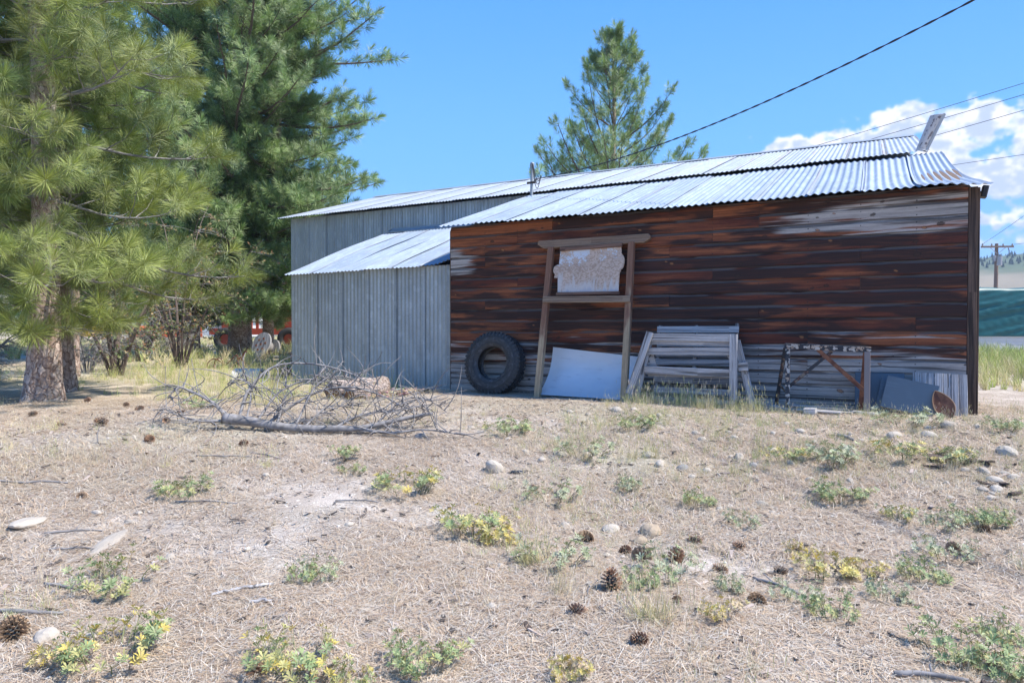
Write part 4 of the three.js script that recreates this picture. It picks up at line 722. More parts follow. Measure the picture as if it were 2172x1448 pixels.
const ROCKS = [[-1.76, -5.0, 0.138], [-1.45, -5.01, 0.162], [-1.46, -4.77, 0.102], [-2.03, -6.94, 0.122], [-1.17, -7.21, 0.134], [-1.85, -6.7, 0.141], [-1.62, -6.69, 0.111], [-3.27, -5.88, 0.186], [-1.39, -6.7, 0.082], [-0.99, -6.93, 0.091], [-0.89, -7.54, 0.088], [0.91, -7.34, 0.126], [0.97, -7.16, 0.114], [0.94, -6.86, 0.101], [0.84, -6.83, 0.086], [1.18, -8.02, 0.172], [1.06, -7.38, 0.092], [0.24, -8.33, 0.15], [0.57, -8.55, 0.131], [0.78, -8.95, 0.167], [0.39, -7.95, 0.104], [-4.67, -2.87, 0.26], [-5.53, -2.8, 0.314], [-5.33, -3.18, 0.081], [-4.51, -6.34, 0.117], [-3.53, -1.86, 0.114], [-3.37, -1.96, 0.077], [-3.02, -8.8, 0.152], [-2.4, -8.66, 0.109], [-3.28, -8.44, 0.087], [-2.86, -9.05, 0.103], [-2.89, -6.62, 0.109], [-3.0, -6.39, 0.088], [-2.64, -6.74, 0.099], [-0.67, -7.05, 0.1], [-0.47, -6.69, 0.068], [-0.78, -5.96, 0.086], [-1.08, -5.72, 0.054], [-1.47, -6.45, 0.071], [-2.1, -4.89, 0.081], [-1.55, -4.32, 0.057], [-4.99, -3.23, 0.072], [-4.98, -4.54, 0.07], [-3.44, -3.93, 0.056], [-4.09, -2.92, 0.068], [-4.01, -2.75, 0.047], [-4.28, -7.1, 0.091], [-3.9, -7.6, 0.083], [-1.33, -7.86, 0.084], [-1.66, -7.74, 0.095], [-0.19, -7.68, 0.095], [-0.07, -8.09, 0.07], [0.87, -7.99, 0.092], [1.12, -7.31, 0.099], [0.77, -7.35, 0.076], [0.59, -6.55, 0.053], [-0.68, -5.77, 0.052], [0.87, -6.64, 0.076], [-0.55, -7.74, 0.069], [-4.67, -3.75, 0.053], [-5.11, -3.38, 0.059], [-3.12, -3.18, 0.041], [-2.0, -3.2, 0.036], [-1.83, -3.25, 0.062], [-2.07, -3.78, 0.054], [-4.45, -5.75, 0.069]];
{ const R = rng(207); for (let k = 0; k < 46; k++) ROCKS.push([-3.7 + R() * 4.9, -6.3 - R() * 2.9, .045 + R() * R() * .085]); }
const rockLabel = { 0: 'pale rounded stone among the pine cones', 1: 'tan stone with a smaller tan stone against it', 2: 'small tan stone resting against the larger tan one', 7: 'white angular rock standing up beside the scrap of black plastic', 21: 'long flat pale rock flush with the needle litter', 22: 'broad flat grey white rock sunk in the ground', 24: 'lone grey round stone right of the fallen branch', 27: 'pale stone at the foot of the sign frame' };
{
  const R = rng(52);
  ROCKS.forEach(([x, z, s], k) => {
    const flat = k === 21 || k === 22, right = x > .3 && z < -6.5, m = single('stone', stoneGeo[k % 6], stoneMats[k === 1 || k === 2 ? 2 : k === 6 || k === 24 ? 3 : [1, 0, 1, 1, 0][k % 5]], rockLabel[k] ?? (right ? 'rounded pale river stone among dark bark debris' : z < -6.2 ? 'pale stone scattered on the grassy rise before the timber shed' : 'small pale stone lying in the needle litter'), 'stone', onGround(x, z, s * .10 - (flat ? .02 : 0)), R() * 6.28, rockLabel[k] ? undefined : right ? 'river stones among bark debris' : z < -6.2 ? 'stones on the grassy rise' : 'small stones in the litter');
    const f = 1.12; m.scale.set(s * f * (k === 21 ? 1.5 : 1), s * f * (flat ? .32 : k === 7 ? 1.0 : .85 + R() * .2), s * f * (k === 21 ? .6 : 1)); m.rotation.z = (R() - .5) * .4; if (k === 7) m.rotation.z = .7;
  });
}
const coneGeo = (() => {
  const m = new MB(), R = rng(3); const prof = f => .5 * Math.pow(Math.sin(Math.PI * Math.min(1, .10 + f * .86)), .75) * (1 - .35 * f);
  const core = new THREE.SphereGeometry(.3, 10, 8); core.scale(1, 1.5, 1); core.translate(0, .55, 0);
  const N = 84; for (let k = 0; k < N; k++) { const f = (k + .5) / N, a = k * 2.39996, r = prof(f) + .04, y = f * 1.15, tl = mix(-.5, 1.0, f), w = .11 * (1.1 - f * .4), l = .20;
    const d = V(Math.cos(a) * Math.cos(tl), Math.sin(tl), Math.sin(a) * Math.cos(tl)), s = V(-Math.sin(a), 0, Math.cos(a)), b = V(Math.cos(a) * r * .5, y - .05, Math.sin(a) * r * .5), e = b.clone().addScaledVector(d, l + r * .45), g = .75 + R() * .5, c0 = [.16 * g, .09 * g, .055 * g], c1 = [.46 * g, .29 * g, .19 * g];
    const p = (o, q, h, c) => m.v(o.x + s.x * q, o.y + h, o.z + s.z * q, 0, 0, c); const i = [p(b, -w * .5, 0, c0), p(b, w * .5, 0, c0), p(e, w, .0, c1), p(e, -w, 0, c1), p(e.clone().addScaledVector(d, .05), 0, .035, c1), p(b.clone().lerp(e, .8), 0, .05, c0)]; m.quad(i[0], i[1], i[2], i[3]); m.tri(i[3], i[2], i[4]); m.tri(i[0], i[5], i[1]); m.tri(i[2], i[5], i[4]); m.tri(i[3], i[4], i[5]); }
  const g = m.geo(), cc = new Float32Array(core.attributes.position.count * 3).fill(.06); core.setAttribute('color', new THREE.BufferAttribute(cc, 3)); return mergeGeometries([g.toNonIndexed(), core.toNonIndexed()]);
})();
const coneMat = mat({ vertexColors: true, roughness: .85 }), coneGrey = coneMat.clone(); coneGrey.color.setRGB(.9, 1.0, 1.0);
const CONES = [[-1.3, -3.7, 0.102], [-1.33, -4.31, 0.104], [-1.12, -4.41, 0.085], [-1.46, -4.49, 0.064], [-1.84, -4.6, 0.088], [-1.14, -4.92, 0.074], [-1.39, -3.33, 0.069], [-0.56, -3.92, 0.072], [-3.72, -1.81, 0.11], [-6.65, -4.51, 0.078], [-5.71, -3.28, 0.069], [-8.28, -4.51, 0.087], [-7.68, -4.7, 0.096], [-6.0, -6.04, 0.079], [-2.67, -5.48, 0.067], [-8.93, -5.98, 0.078], [-9.41, -6.05, 0.067], [-7.95, -5.91, 0.074], [-0.86, -4.42, 0.065], [-0.52, -4.59, 0.06], [-0.95, -3.19, 0.059], [0.51, -5.41, 0.069], [0.76, -5.9, 0.067], [-5.88, -5.1, 0.07], [-10.55, -6.16, 0.072], [-9.49, -4.83, 0.072], [-7.28, -5.16, 0.077], [-0.77, -4.94, 0.059], [-0.92, -3.7, 0.046], [-2.4, -2.13, 0.07]];
{
  const R = rng(61);
  CONES.forEach(([x, z, s], k) => {
    const m = single('pine_cone', coneGeo, k % 3 === 1 || k === 8 ? coneGrey : coneMat, k === 0 ? 'large open brown pine cone standing upright on the litter' : k === 8 ? 'dark open pine cone beside yellowing lupine' : k === 1 ? 'large grey pine cone lying on its side behind the upright brown cone' : x < -5.5 ? 'small pine cone lying near the pines and the fallen branch' : 'weathered pine cone lying in the needle litter', 'pine cone', onGround(x, z, s * (k === 0 ? .02 : .36)), R() * 6.28, k === 0 || k === 8 || k === 1 ? undefined : x < -5.5 ? 'pine cones near the pines' : 'pine cones in the litter');
    m.scale.setScalar(s * .95); if (k) m.rotation.z = 1.2 + R() * .7;
  });
}
const stickG = 'sticks lying in the litter';
[[-4.35, -1.75, -3.75, -2.05, .013, 'long straight pale stick lying near the dark pine cone'], [-4.30, -2.25, -3.98, -2.32, .010, 'crooked grey stick left of the green lupine'], [-3.25, -2.70, -3.10, -2.90, .010, 'short bleached white stick, split in two'], [-3.30, -2.62, -3.22, -2.70, .009, 'stub of bleached white stick below its longer half'], [-3.02, -2.66, -2.93, -2.72, .010, 'small pale chip of wood by the bleached sticks'], [-6.6, -3.0, -6.1, -3.4, .011, null], [-3.95, -4.35, -3.62, -4.52, .008, null], [-5.9, -4.5, -5.5, -4.85, .009, null], [-.62, -4.35, -.35, -4.2, .012, null], [-5.2, -2.75, -4.95, -3.0, .009, null], [-4.9, -2.6, -4.6, -2.75, .008, null], [-1.45, -3.75, -1.38, -3.55, .006, null], [.1, -3.4, .38, -3.45, .014, null], [-5.05, -3.65, -4.6, -3.9, .008, null], [-.3, -8.2, -.15, -8.0, .02, null], [-5.6, -4.9, -5.2, -4.95, .007, null]].forEach(([x, z, x2, z2, r, l], k) => {
  const R = rng(k + 70), p = []; for (let q = 0; q <= 6; q++) { const f = q / 6, px = mix(x, x2, f) + (R() - .5) * .025, pz = mix(z, z2, f) + (R() - .5) * .025; p.push(V(px, gh(px, pz) + r + .006 + .01 * Math.sin(f * 3), pz)); }
  const m = new MB().tube(p, p.map((_, q) => r * (1 - .3 * q / 6)), 7, { jitter: .2, R }); if (!l || k < 2) m.tube([p[3], p[3].clone().add(V((R() - .5) * .16, .03, (R() - .5) * .16))], [r * .55, r * .25], 5);
  single('stick', m.geo(), l && l.includes('bleached') ? greyWood[1] : deadMat, l ?? 'thin grey stick lying in the needle litter', 'stick', [0, 0, 0], 0, l ? undefined : stickG);
});
single('stick', new MB().tube([V(-7.0, gh(-7, -4.2), -4.2), V(-7.01, gh(-7, -4.2) + .09, -4.2), V(-7.0, gh(-7, -4.2) + .17, -4.22)], [.008, .007, .004], 6).geo(), deadMat, 'thin stick poking upright out of the litter before the big pine', 'stick');
// scrap of black plastic, bark slabs
single('plastic_scrap', (() => { const g = new THREE.IcosahedronGeometry(.06, 1); g.scale(1.3, .35, .7); return g; })(), mat({ rgb: [.02, .026, .035], roughness: .4 }), 'small scrap of black plastic beside the white angular rock', 'plastic scrap', onGround(-3.05, -5.92, .012), .4);
single('plastic_scrap', (() => { const g = new THREE.IcosahedronGeometry(.05, 1); g.scale(1.5, .3, .8); return g; })(), mat({ rgb: [.03, .036, .045], roughness: .5 }), 'crumpled dark scrap lying in dry grass right of the fallen branch', 'plastic scrap', onGround(-4.65, -5.35, .012), .9);
const slabTex = barkMat(8, [.15, .11, .09], [.27, .21, .18], [.05, .035, .03], 2, 2);
[[.50, -3.42, .17, 'dark slab of bark lying in the litter near the corner lupines'], [.60, -7.62, .26, null], [.72, -7.78, .22, null], [.82, -7.55, .18, null], [.95, -7.6, .2, null], [.55, -7.35, .16, null], [1.02, -7.05, .16, null], [.88, -7.02, .14, null], [1.05, -6.78, .16, null], [-1.55, -3.12, .09, 'small dark chip of bark in the litter']].forEach(([x, z, s, l], k) => {
  const g = new THREE.BoxGeometry(1, .09, .5, 8, 1, 6), p = g.attributes.position; for (let q = 0; q < p.count; q++) { const X = p.getX(q), Z = p.getZ(q); p.setXYZ(q, X * (1 - .3 * Math.abs(Z)), p.getY(q) + .18 * (1 - 4 * Z * Z) * .5 + .05 * (noise(X * 5 + k, Z * 5) - .5), Z * (1 + 1.1 * (noise(X * 6 + k * 3, 1) - .5)) * (1 - 1.6 * X * X)); } g.computeVertexNormals();
  const m = single('bark_slab', g, slabTex, l ?? 'dark slab of old bark in the heap among the river stones', 'bark', onGround(x, z, s * .08), k * 1.3, l ? undefined : 'bark heap among the river stones'); m.scale.setScalar(s); m.rotation.z = ((k * 37) % 10 - 5) * .05;
});

// ------------------------------------------------------------------ lupines
function lupine(seed, pal, n, hgt) {
  const R = rng(seed), m = new MB(), leaf = (c, up, s, cl) => {
    const q = new THREE.Quaternion().setFromUnitVectors(UPV, up), K = 6 + Math.floor(R() * 3);
    for (let k = 0; k < K; k++) { const a = k / K * 6.28 + R() * .3, el = .35 + R() * .3, d = V(Math.cos(a) * Math.cos(el), Math.sin(el), Math.sin(a) * Math.cos(el)).applyQuaternion(q), sd = V(-Math.sin(a), 0, Math.cos(a)).applyQuaternion(q), w = s * .15, f = .8 + R() * .45, cc = cl.map(v => v * f), md = c.clone().addScaledVector(d, s * .6), e = c.clone().addScaledVector(d, s); e.y -= s * .1;
      const i = [m.v(c.x, c.y, c.z, 0, 0, cc.map(v => v * .85)), m.v(md.x + sd.x * w, md.y + sd.y * w + s * .04, md.z + sd.z * w, 0, 0, cc), m.v(md.x - sd.x * w, md.y - sd.y * w + s * .04, md.z - sd.z * w, 0, 0, cc), m.v(e.x, e.y, e.z, 0, 0, cc), m.v(md.x, md.y, md.z, 0, 0, cc)]; m.tri(i[0], i[1], i[4]); m.tri(i[0], i[4], i[2]); m.tri(i[1], i[3], i[4]); m.tri(i[4], i[3], i[2]); }
  };
  for (let k = 0; k < n; k++) {
    const a = R() * 6.28, rr = Math.sqrt(R()) * .16, b = V(Math.cos(a) * rr, -.02, Math.sin(a) * rr), o = .25 + R() * .9; const L = hgt * (.5 + .6 * R()), d = V(Math.cos(a) * Math.sin(o), Math.cos(o), Math.sin(a) * Math.sin(o)), e = b.clone().addScaledVector(d, L), md = b.clone().lerp(e, .5).add(V(0, .02, 0));
    const sc = R() < .4 ? [.40, .31, .20] : [.28, .30, .14]; m.tube([b, md, e], [.004, .003, .002], 4, { cap: false, c: sc });
    for (let j = 0; j < 4; j++) { const f = .5 + .5 * (j + R() * .6) / 4, p = b.clone().lerp(e, f), a2 = a + (R() - .5) * 3.5, off = V(Math.cos(a2), .4 + R() * .5, Math.sin(a2)).multiplyScalar(.04 + R() * .03), c = p.clone().add(off); m.tube([p, c], [.0018, .0012], 3, { cap: false, c: sc }); leaf(c, V(Math.cos(a2) * .5, 1, Math.sin(a2) * .5).normalize(), .030 + R() * .020, pal[(R() * pal.length) | 0]); }
  }
  return m.geo();
}
const lupMat = mat({ vertexColors: true, roughness: .6, transmission: .3, thickness: 0 });
const gA = [.27, .36, .15], gB = [.34, .41, .19], gC = [.46, .45, .17], yA = [.64, .52, .13], yB = [.56, .51, .20], sA = [.40, .44, .27], sB = [.48, .51, .34], dA = [.60, .49, .32];
const lupKinds = [[[gA, gB, gA, gC], 'green lupine plant'], [[yA, yB, gC, dA, yA], 'yellow withering lupine plant'], [[gB, gC, yB, gA, yA], 'yellow green lupine plant'], [[sA, sB, sA, gB], 'grey green lupine plant']];
const lupGeo = lupKinds.map(([p], k) => [0, 1, 2].map(s => lupine(100 + k * 10 + s, p, 17 + s * 5, k === 1 ? .15 : .17)));
const PLANTS = [[-3.92, -2.42, 0.41, 0], [-5.14, -3.8, 0.357, 0], [-3.07, -1.92, 0.367, 2], [-3.21, -1.77, 0.211, 1], [-2.31, -2.27, 0.362, 2], [-1.8, -2.56, 0.279, 0], [-2.96, -3.13, 0.229, 3], [-3.03, -3.05, 0.17, 0], [-3.61, -4.91, 0.457, 2], [-4.73, -5.35, 0.288, 0], [-2.61, -4.33, 0.453, 2], [-2.34, -4.26, 0.269, 1], [-1.82, -4.01, 0.365, 3], [-3.77, -7.11, 0.445, 0], [-2.46, -7.87, 0.392, 0], [-2.44, -5.39, 0.367, 3], [-0.72, -7.18, 0.323, 2], [-0.32, -7.16, 0.403, 3], [0.29, -7.5, 0.45, 2], [0.64, -7.53, 0.396, 2], [-0.21, -6.23, 0.349, 0], [-0.43, -4.91, 0.189, 1], [-0.25, -4.68, 0.324, 1], [-0.04, -4.77, 0.234, 1], [-1.08, -4.12, 0.344, 3], [-1.17, -3.82, 0.19, 0], [-0.7, -3.99, 0.133, 3], [-0.36, -4.1, 0.21, 3], [-0.17, -3.93, 0.221, 0], [0.29, -4.82, 0.257, 0], [0.45, -5.3, 0.279, 3], [0.66, -6.01, 0.242, 0], [0.83, -6.07, 0.206, 0], [0.47, -5.85, 0.24, 3], [0.39, -3.74, 0.324, 0], [0.52, -3.63, 0.206, 0], [0.37, -8.95, 0.508, 3], [1.28, -8.99, 0.305, 0], [-1.17, -2.78, 0.166, 1], [-0.65, -3.61, 0.193, 1], [0.1, -4.38, 0.185, 3], [-1.27, -5.75, 0.235, 0], [-2.67, -6.72, 0.447, 3], [-8.24, -6.35, 0.392, 0], [-8.15, -7.81, 0.369, 0], [-0.84, -5.38, 0.213, 3], [.6, -4.1, .2, 0], [-2.0, -2.3, .15, 2], [-4.35, -5.0, .2, 0], [.2, -5.9, .2, 2], [-1.9, -5.9, .2, 3]];
const lupLabel = { 0: 'bushy green lupine standing alone left in the foreground litter', 1: 'green lupine tuft between the flat rocks and the fallen branch', 36: 'silvery green lupine bush at the foot of the slate blue trays', 37: 'green lupine beside the leaning grey board panel' };
{
  const R = rng(81);
  PLANTS.forEach(([x, z, s, k], i) => { const far = z < -6.2, m = single('lupine', lupGeo[k][i % 3], lupMat, lupLabel[i] ?? `${lupKinds[k][1]} ${far ? 'on the grassy rise before the shed' : 'in the foreground litter'}`, 'plant', onGround(x, z, 0), R() * 6.28, lupLabel[i] ? undefined : `${lupKinds[k][1]}s ${far ? 'on the rise' : 'in the litter'}`); const f = s / .42; m.scale.set(f, Math.min(1.25, f * .7 + .4), f); });
}
// ------------------------------------------------------------------ uncountable litter: needles, pebbles, grasses
{
  const R = rng(200), pal = [[.56, .43, .29], [.62, .50, .36], [.49, .35, .23], [.58, .52, .43], [.66, .60, .51], [.41, .30, .21], [.30, .22, .17], [.52, .48, .43]];
  const spot = (rmin, rmax, half) => { const r = Math.sqrt(rmin * rmin + R() * (rmax * rmax - rmin * rmin)), a = (R() - .5) * 2 * half, w = Math.atan2(-CT, -ST) + a; return [Math.cos(w) * r, Math.sin(w) * r]; };
  [[1.9, 4.6, 15000, .0011, 'fallen_needles'], [4.6, 8, 16500, .0014, 'fallen_needles_001'], [8, 12.5, 12000, .0018, 'fallen_needles_002']].forEach(([r0, r1, n, w0, name]) => {
    const m = new MB();
    for (let k = 0; k < n; k++) {
      const [x0, z0] = spot(r0, r1, .92); if (z0 < -10.72 && x0 > -11.2 && x0 < 1.3) continue;
      const duff = fbm(x0 * .22 + 9, z0 * .22, 3) + .25 * ss(-6.5, -9, x0), dens = fbm(x0 * .9 + 5, z0 * .9, 3); if (dens + duff * .5 < .42 + R() * .34) continue;
      const dir = R() * 6.28;
      for (let q = 0; q < 9; q++) {
        const a = dir + (R() - .5) * (R() < .5 ? 1 : 6), b = a + (R() - .5) * .8, L = .045 + R() * .06, x = x0 + (R() - .5) * .3, z = z0 + (R() - .5) * .3, x1 = x + Math.cos(a) * L, z1 = z + Math.sin(a) * L, x2 = x1 + Math.cos(b) * L, z2 = z1 + Math.sin(b) * L, ya = gh(x, z) + .006, yb = gh(x2, z2) + .006, li = .002 + R() * R() * .03, w = w0 * (.7 + R() * .6);
        const p = pal[(R() * pal.length) | 0], f = .78 + R() * .45, c = [p[0] * f, p[1] * f, p[2] * f], nx = -Math.sin(a) * w, nz = Math.cos(a) * w, ly = R() * .01, up = R() < .25 ? R() * .03 : 0;
        const i0 = m.v(x - nx, ya + ly, z - nz, 0, 0, c), i1 = m.v(x + nx, ya + ly, z + nz, 0, 0, c), i2 = m.v(x1 + nx, (ya + yb) / 2 + li, z1 + nz, 0, 0, c), i3 = m.v(x1 - nx, (ya + yb) / 2 + li, z1 - nz, 0, 0, c), i4 = m.v(x2, yb + ly * .5 + up, z2, 0, 0, c); m.quad(i0, i1, i2, i3); m.tri(i3, i2, i4);
      }
    }
    const o = single(name, m.geo(), mat({ vertexColors: true, roughness: .85 }), 'carpet of fallen tan pine needles over the ground', 'needle litter'); o.name = name; o.userData.kind = 'stuff';
  });
  const pebG = new THREE.IcosahedronGeometry(.5, 1); { const p = pebG.attributes.position; for (let k = 0; k < p.count; k++) { const f = .85 + .3 * noise(p.getX(k) * 3 + 5, p.getY(k) * 3 + p.getZ(k) * 4); p.setXYZ(k, p.getX(k) * f, p.getY(k) * f * .6, p.getZ(k) * f * .8); } pebG.computeVertexNormals(); }
  const peb = []; for (let k = 0; k < 20000; k++) { const [x, z] = spot(1.9, 12, .92); if (z < -10.75 && x > -11.2 && x < 1.3) continue; const cl = fbm(x * .8 + 50, z * .8, 3) + (x > -3.6 && z < -5.2 ? .09 : 0); if (cl < .40 + R() * .22) continue; const s = .006 + R() * R() * R() * .045, t = .40 + R() * .3; peb.push([new THREE.Matrix4().compose(V(x, gh(x, z) + s * .15, z), new THREE.Quaternion().setFromAxisAngle(UPV, R() * 6.28), V(s, s, s)), col(t, t * (.93 + R() * .06), t * (.82 + R() * .14))]); }
  copies('pebbles', pebG, mat({ roughness: .93 }), peb, scene, { label: 'pale pebbles strewn through the needle litter', category: 'pebbles' });
  const debris = []; const chipG = new THREE.BoxGeometry(1, .18, .55); for (let k = 0; k < 6500; k++) { const [x, z] = spot(1.9, 11, .92); if (z < -10.7 && x > -11.2 && x < 1.3) continue; const s = .010 + R() * R() * .045, t = R() < .55 ? .06 + R() * .08 : .28 + R() * .25; debris.push([new THREE.Matrix4().compose(V(x, gh(x, z) + .008 + R() * .01, z), new THREE.Quaternion().setFromEuler(new THREE.Euler((R() - .5) * .6, R() * 6.28, (R() - .5) * .6)), V(s * (1 + R() * 1.5), s, s)), col(t, t * .82, t * .7)]); }
  copies('wood_chips', chipG, mat({ roughness: .95 }), debris, scene, { label: 'dark and pale chips of bark and cone scales in the litter', category: 'wood chips' });
  // grasses
  const tuftG = (seed, n, h, w, spread, seedHead) => { const r = rng(seed), m = new MB(); for (let k = 0; k < n; k++) { let a = r() * 6.28, o = Math.pow(r(), 1.3) * spread, x = (r() - .5) * .10, z = (r() - .5) * .10, y = -.01; const L = h * (.45 + .65 * r()), ww = w * (.6 + .8 * r()), g = .7 + r() * .55, c = [g, g * (.96 + .08 * r()), g * (.9 + .2 * r())], cu = r() * .5; let pa, pb; const N = 3; const sa = r() * 6.28, dx = Math.cos(sa), dz = Math.sin(sa);
      for (let s = 0; s <= N; s++) { const t = ww * (s === N ? .15 : 1 - .25 * s) * .5, i = m.v(x + dx * t, y, z + dz * t, 0, 0, c), j = m.v(x - dx * t, y, z - dz * t, 0, 0, c); if (s) m.quad(pa, pb, j, i); pa = i; pb = j; x += Math.cos(a) * Math.sin(o) * L / N; z += Math.sin(a) * Math.sin(o) * L / N; y += Math.cos(o) * L / N; o += cu / N * 2; }
      if (seedHead && r() < .25) m.tube([V(x, y - .02, z), V(x + .004, y + .008, z), V(x + .008, y + .03, z)], [.0008, .0022, .0006], 4, { cap: false, c: c.map(v => v * 1.1) }); } return m.geo(); };
  const gm = mat({ vertexColors: true, roughness: .75 });
  const straw = tuftG(1, 26, .20, .0026, 1.1, true), fresh = tuftG(2, 26, .22, .0030, .55, true), wide = tuftG(3, 30, .30, .010, .6, false);
  const dry = [], grn = [], far = [];
  const put = (list, x, z, s, c) => { const f = .8 + R() * .45; list.push([place(V(x, gh(x, z), z), V((R() - .5) * .3, 1, (R() - .5) * .3).normalize(), R() * 6.28, V(s, s * (.8 + R() * .5), s)), col(c[0] * f, c[1] * f, c[2] * f)]); };
  const cDry = [[.62, .52, .34], [.68, .59, .41], [.58, .50, .35]], cGr = [[.56, .54, .24], [.46, .49, .20], [.62, .56, .28], [.38, .45, .18]], pick = a => a[(R() * a.length) | 0];
  for (let k = 0; k < 5200; k++) { const [x, z] = spot(2.0, 12.5, .92); if (z < -10.7 && x > -11.2 && x < 1.3) continue; const n = fbm(x * .7 + 11, z * .7 + 2, 3), rise = ss(-5.4, -7.2, z) * ss(-4.8, -3.2, x); if (n + rise * .16 < .47 + R() * .15) continue; put(dry, x, z, .35 + R() * .45, R() < .22 + .15 * rise ? pick(cGr) : pick(cDry)); }
  for (let k = 0; k < 380; k++) { const x = -3.3 + R() * 4.4, z = -9.75 - R() * .35; if (x > .1 && x < 1.0 && z < -9.9) continue; put(grn, x, z + .15 * Math.sin(x * 3), (.35 + R() * .75) * (x < -1.3 ? 1.1 : .55), R() < .6 ? pick(cGr) : pick(cDry)); }
  for (let k = 0; k < 620; k++) { const x = -3.4 + R() * 4.9, z = -6.6 - R() * 3.0; put(grn, x, z, .28 + R() * .42, R() < .5 ? pick(cGr) : pick(cDry)); }
  for (const [x, z, s, c] of [[-.95, -3.45, 1.2, 0], [-1.9, -3.95, 1.1, 0], [-1.55, -3.55, .9, 0], [-1.0, -3.42, 1.0, 1], [-1.95, -3.9, 1.0, 1], [-2.0, -6.95, 1.2, 1], [-2.15, -6.85, 1.1, 0], [-2.6, -6.6, 1.2, 0]]) for (let q = 0; q < 4; q++) put(dry, x + (R() - .5) * .07, z + (R() - .5) * .07, s, c ? [.50, .48, .22] : [.58, .50, .30]);
  for (let k = 0; k < 2600; k++) { const x = -20 + R() * 12.4, z = -7 - R() * 9; if (x > -11.5 && z < -10.6) continue; const n = fbm(x * .4 + 60, z * .4 + 8, 3); if (n < .43 + R() * .16) continue; put(grn, x, z, .6 + R() * .7, R() < .65 ? [.36 + R() * .12, .42 + R() * .06, .16] : pick(cDry)); }
  for (let k = 0; k < 4200; k++) { const x = -60 + R() * 48, z = -14 - R() * 45; if (x > -15.4 && z > -24) continue; put(far, x, z, 1.0 + R() * 1.1, R() < .45 ? [.40, .44, .17] : [.62, .55, .33]); }
  for (let k = 0; k < 3600; k++) { const d = Math.pow(R(), 1.4), x = 1.6 + R() * 9, z = -29.6 + d * 15; if (R() < d * .75) continue; put(far, x, z, .9 + R() * 1.3 * (1 - d), R() < .75 - d * .4 ? [.45, .51, .16] : [.64, .58, .33]); }
  copies('dry_grass', straw, gm, dry, scene, { label: 'sparse dry straw coloured grass in the litter', category: 'grass' });
  copies('green_grass', fresh, gm, grn, scene, { label: 'yellow green grass along the shed wall and in the clearing', category: 'grass' });
  copies('tall_grass', wide, gm, far, scene, { label: 'taller green and straw grass beyond the buildings', category: 'grass' });
}

// ------------------------------------------------------------------ scrap by the lean-to and in the clearing
{
  const t = thing('bent_rods', 'tangle of rusty bent metal rods standing in the grass of the clearing', 'scrap metal', onGround(-16.1, -13.2)); const X = V(.885, 0, -.465);
  const P = (u, y, w = 0) => V(X.x * u - .465 * w, y, X.z * u - .885 * w), sp = (a, n = 20) => new THREE.CatmullRomCurve3(a).getPoints(n);
  for (const a of [[P(-.48, -.05), P(-.42, .2), P(-.25, .3), P(-.1, .12, .2), P(-.2, -.02, .2)], [P(-.36, 0, .2), P(-.3, .25, .2), P(-.12, .3, .1), P(-.02, .1, .1), P(-.1, 0)], [P(-.05, 0), P(.2, .25), P(.38, .40), P(.42, .2), P(.44, 0)], [P(.2, -.02), P(.42, .3, .1), P(.62, .62, .2)], [P(.38, .3), P(.5, .32), P(.58, .2), P(.66, .05)], [P(.5, .25), P(.6, .45), P(.66, .5)]]) part('rod', new MB().tube(sp(a), .016, 7).geo(), rustMat, t);
}
{
  const t = thing('cable_spool', 'grey weathered wooden cable spool lying tilted on old timbers', 'cable spool', onGround(-20.9, -18.9, .55), .5); const g = new THREE.Group(); g.name = 'drum'; g.rotation.set(1.15, 0, .5); t.add(g);
  const fl = new THREE.CylinderGeometry(.50, .50, .06, 30); part('flange', fl, greyWood[0], g).position.y = .0; const f2 = part('flange', new THREE.CylinderGeometry(.44, .46, .06, 30), greyWood[2], g); f2.position.set(.1, -.42, .1); part('core', new THREE.CylinderGeometry(.24, .24, .40, 20), greyWood[2], g).position.y = -.22;
  for (let k = 0; k < 6; k++) { const a = k / 6 * 6.28; const b = part('bolt', new THREE.CylinderGeometry(.045, .045, .03, 10), rustMat, g); b.position.set(Math.cos(a) * .24, .04, Math.sin(a) * .24); }
  part('hub_plate', new THREE.CylinderGeometry(.05, .05, .012, 12), rustMat, g).position.y = .036;
  single('old_timber', bar(V(-21.0, .16, -19.2), V(-19.7, .15, -19.4), .34, .26, { up: UPV, ch: .03 }), darkTrim, 'dark squared timber lying under the cable spool', 'timber');
  single('old_timber', bar(V(-19.9, .10, -18.6), V(-18.9, .08, -18.9), .2, .16, { up: UPV, ch: .03 }), greyWood[2], 'grey timber end lying on the grass before the cable spool', 'timber');
}
{ // white culvert piece
  const m = new MB(), N = 16, r = .27; for (let j = 0; j <= 1; j++) for (let i = 0; i <= N; i++) { const a = .15 + i / N * 2.85; for (const q of [r, r - .05]) m.v(j * .62 - .31, Math.sin(a) * q, Math.cos(a) * q, i / N, j); }
  const id = (j, i, q) => j * (N + 1) * 2 + i * 2 + q; for (let i = 0; i < N; i++) { m.quad(id(0, i, 0), id(1, i, 0), id(1, i + 1, 0), id(0, i + 1, 0)); m.quad(id(0, i, 1), id(0, i + 1, 1), id(1, i + 1, 1), id(1, i, 1)); for (const j of [0, 1]) m.quad(id(j, i, 0), id(j, i + 1, 0), id(j, i + 1, 1), id(j, i, 1)); }
  single('drain_channel', m.geo().toNonIndexed(), mat({ map: stoneTex, rgb: [.72, .71, .70], roughness: .9 }), 'half round white concrete channel lying in the grass beside the metal lean-to', 'concrete channel', onGround(-12.1, -10.6, .02), .35).geometry.computeVertexNormals();
}
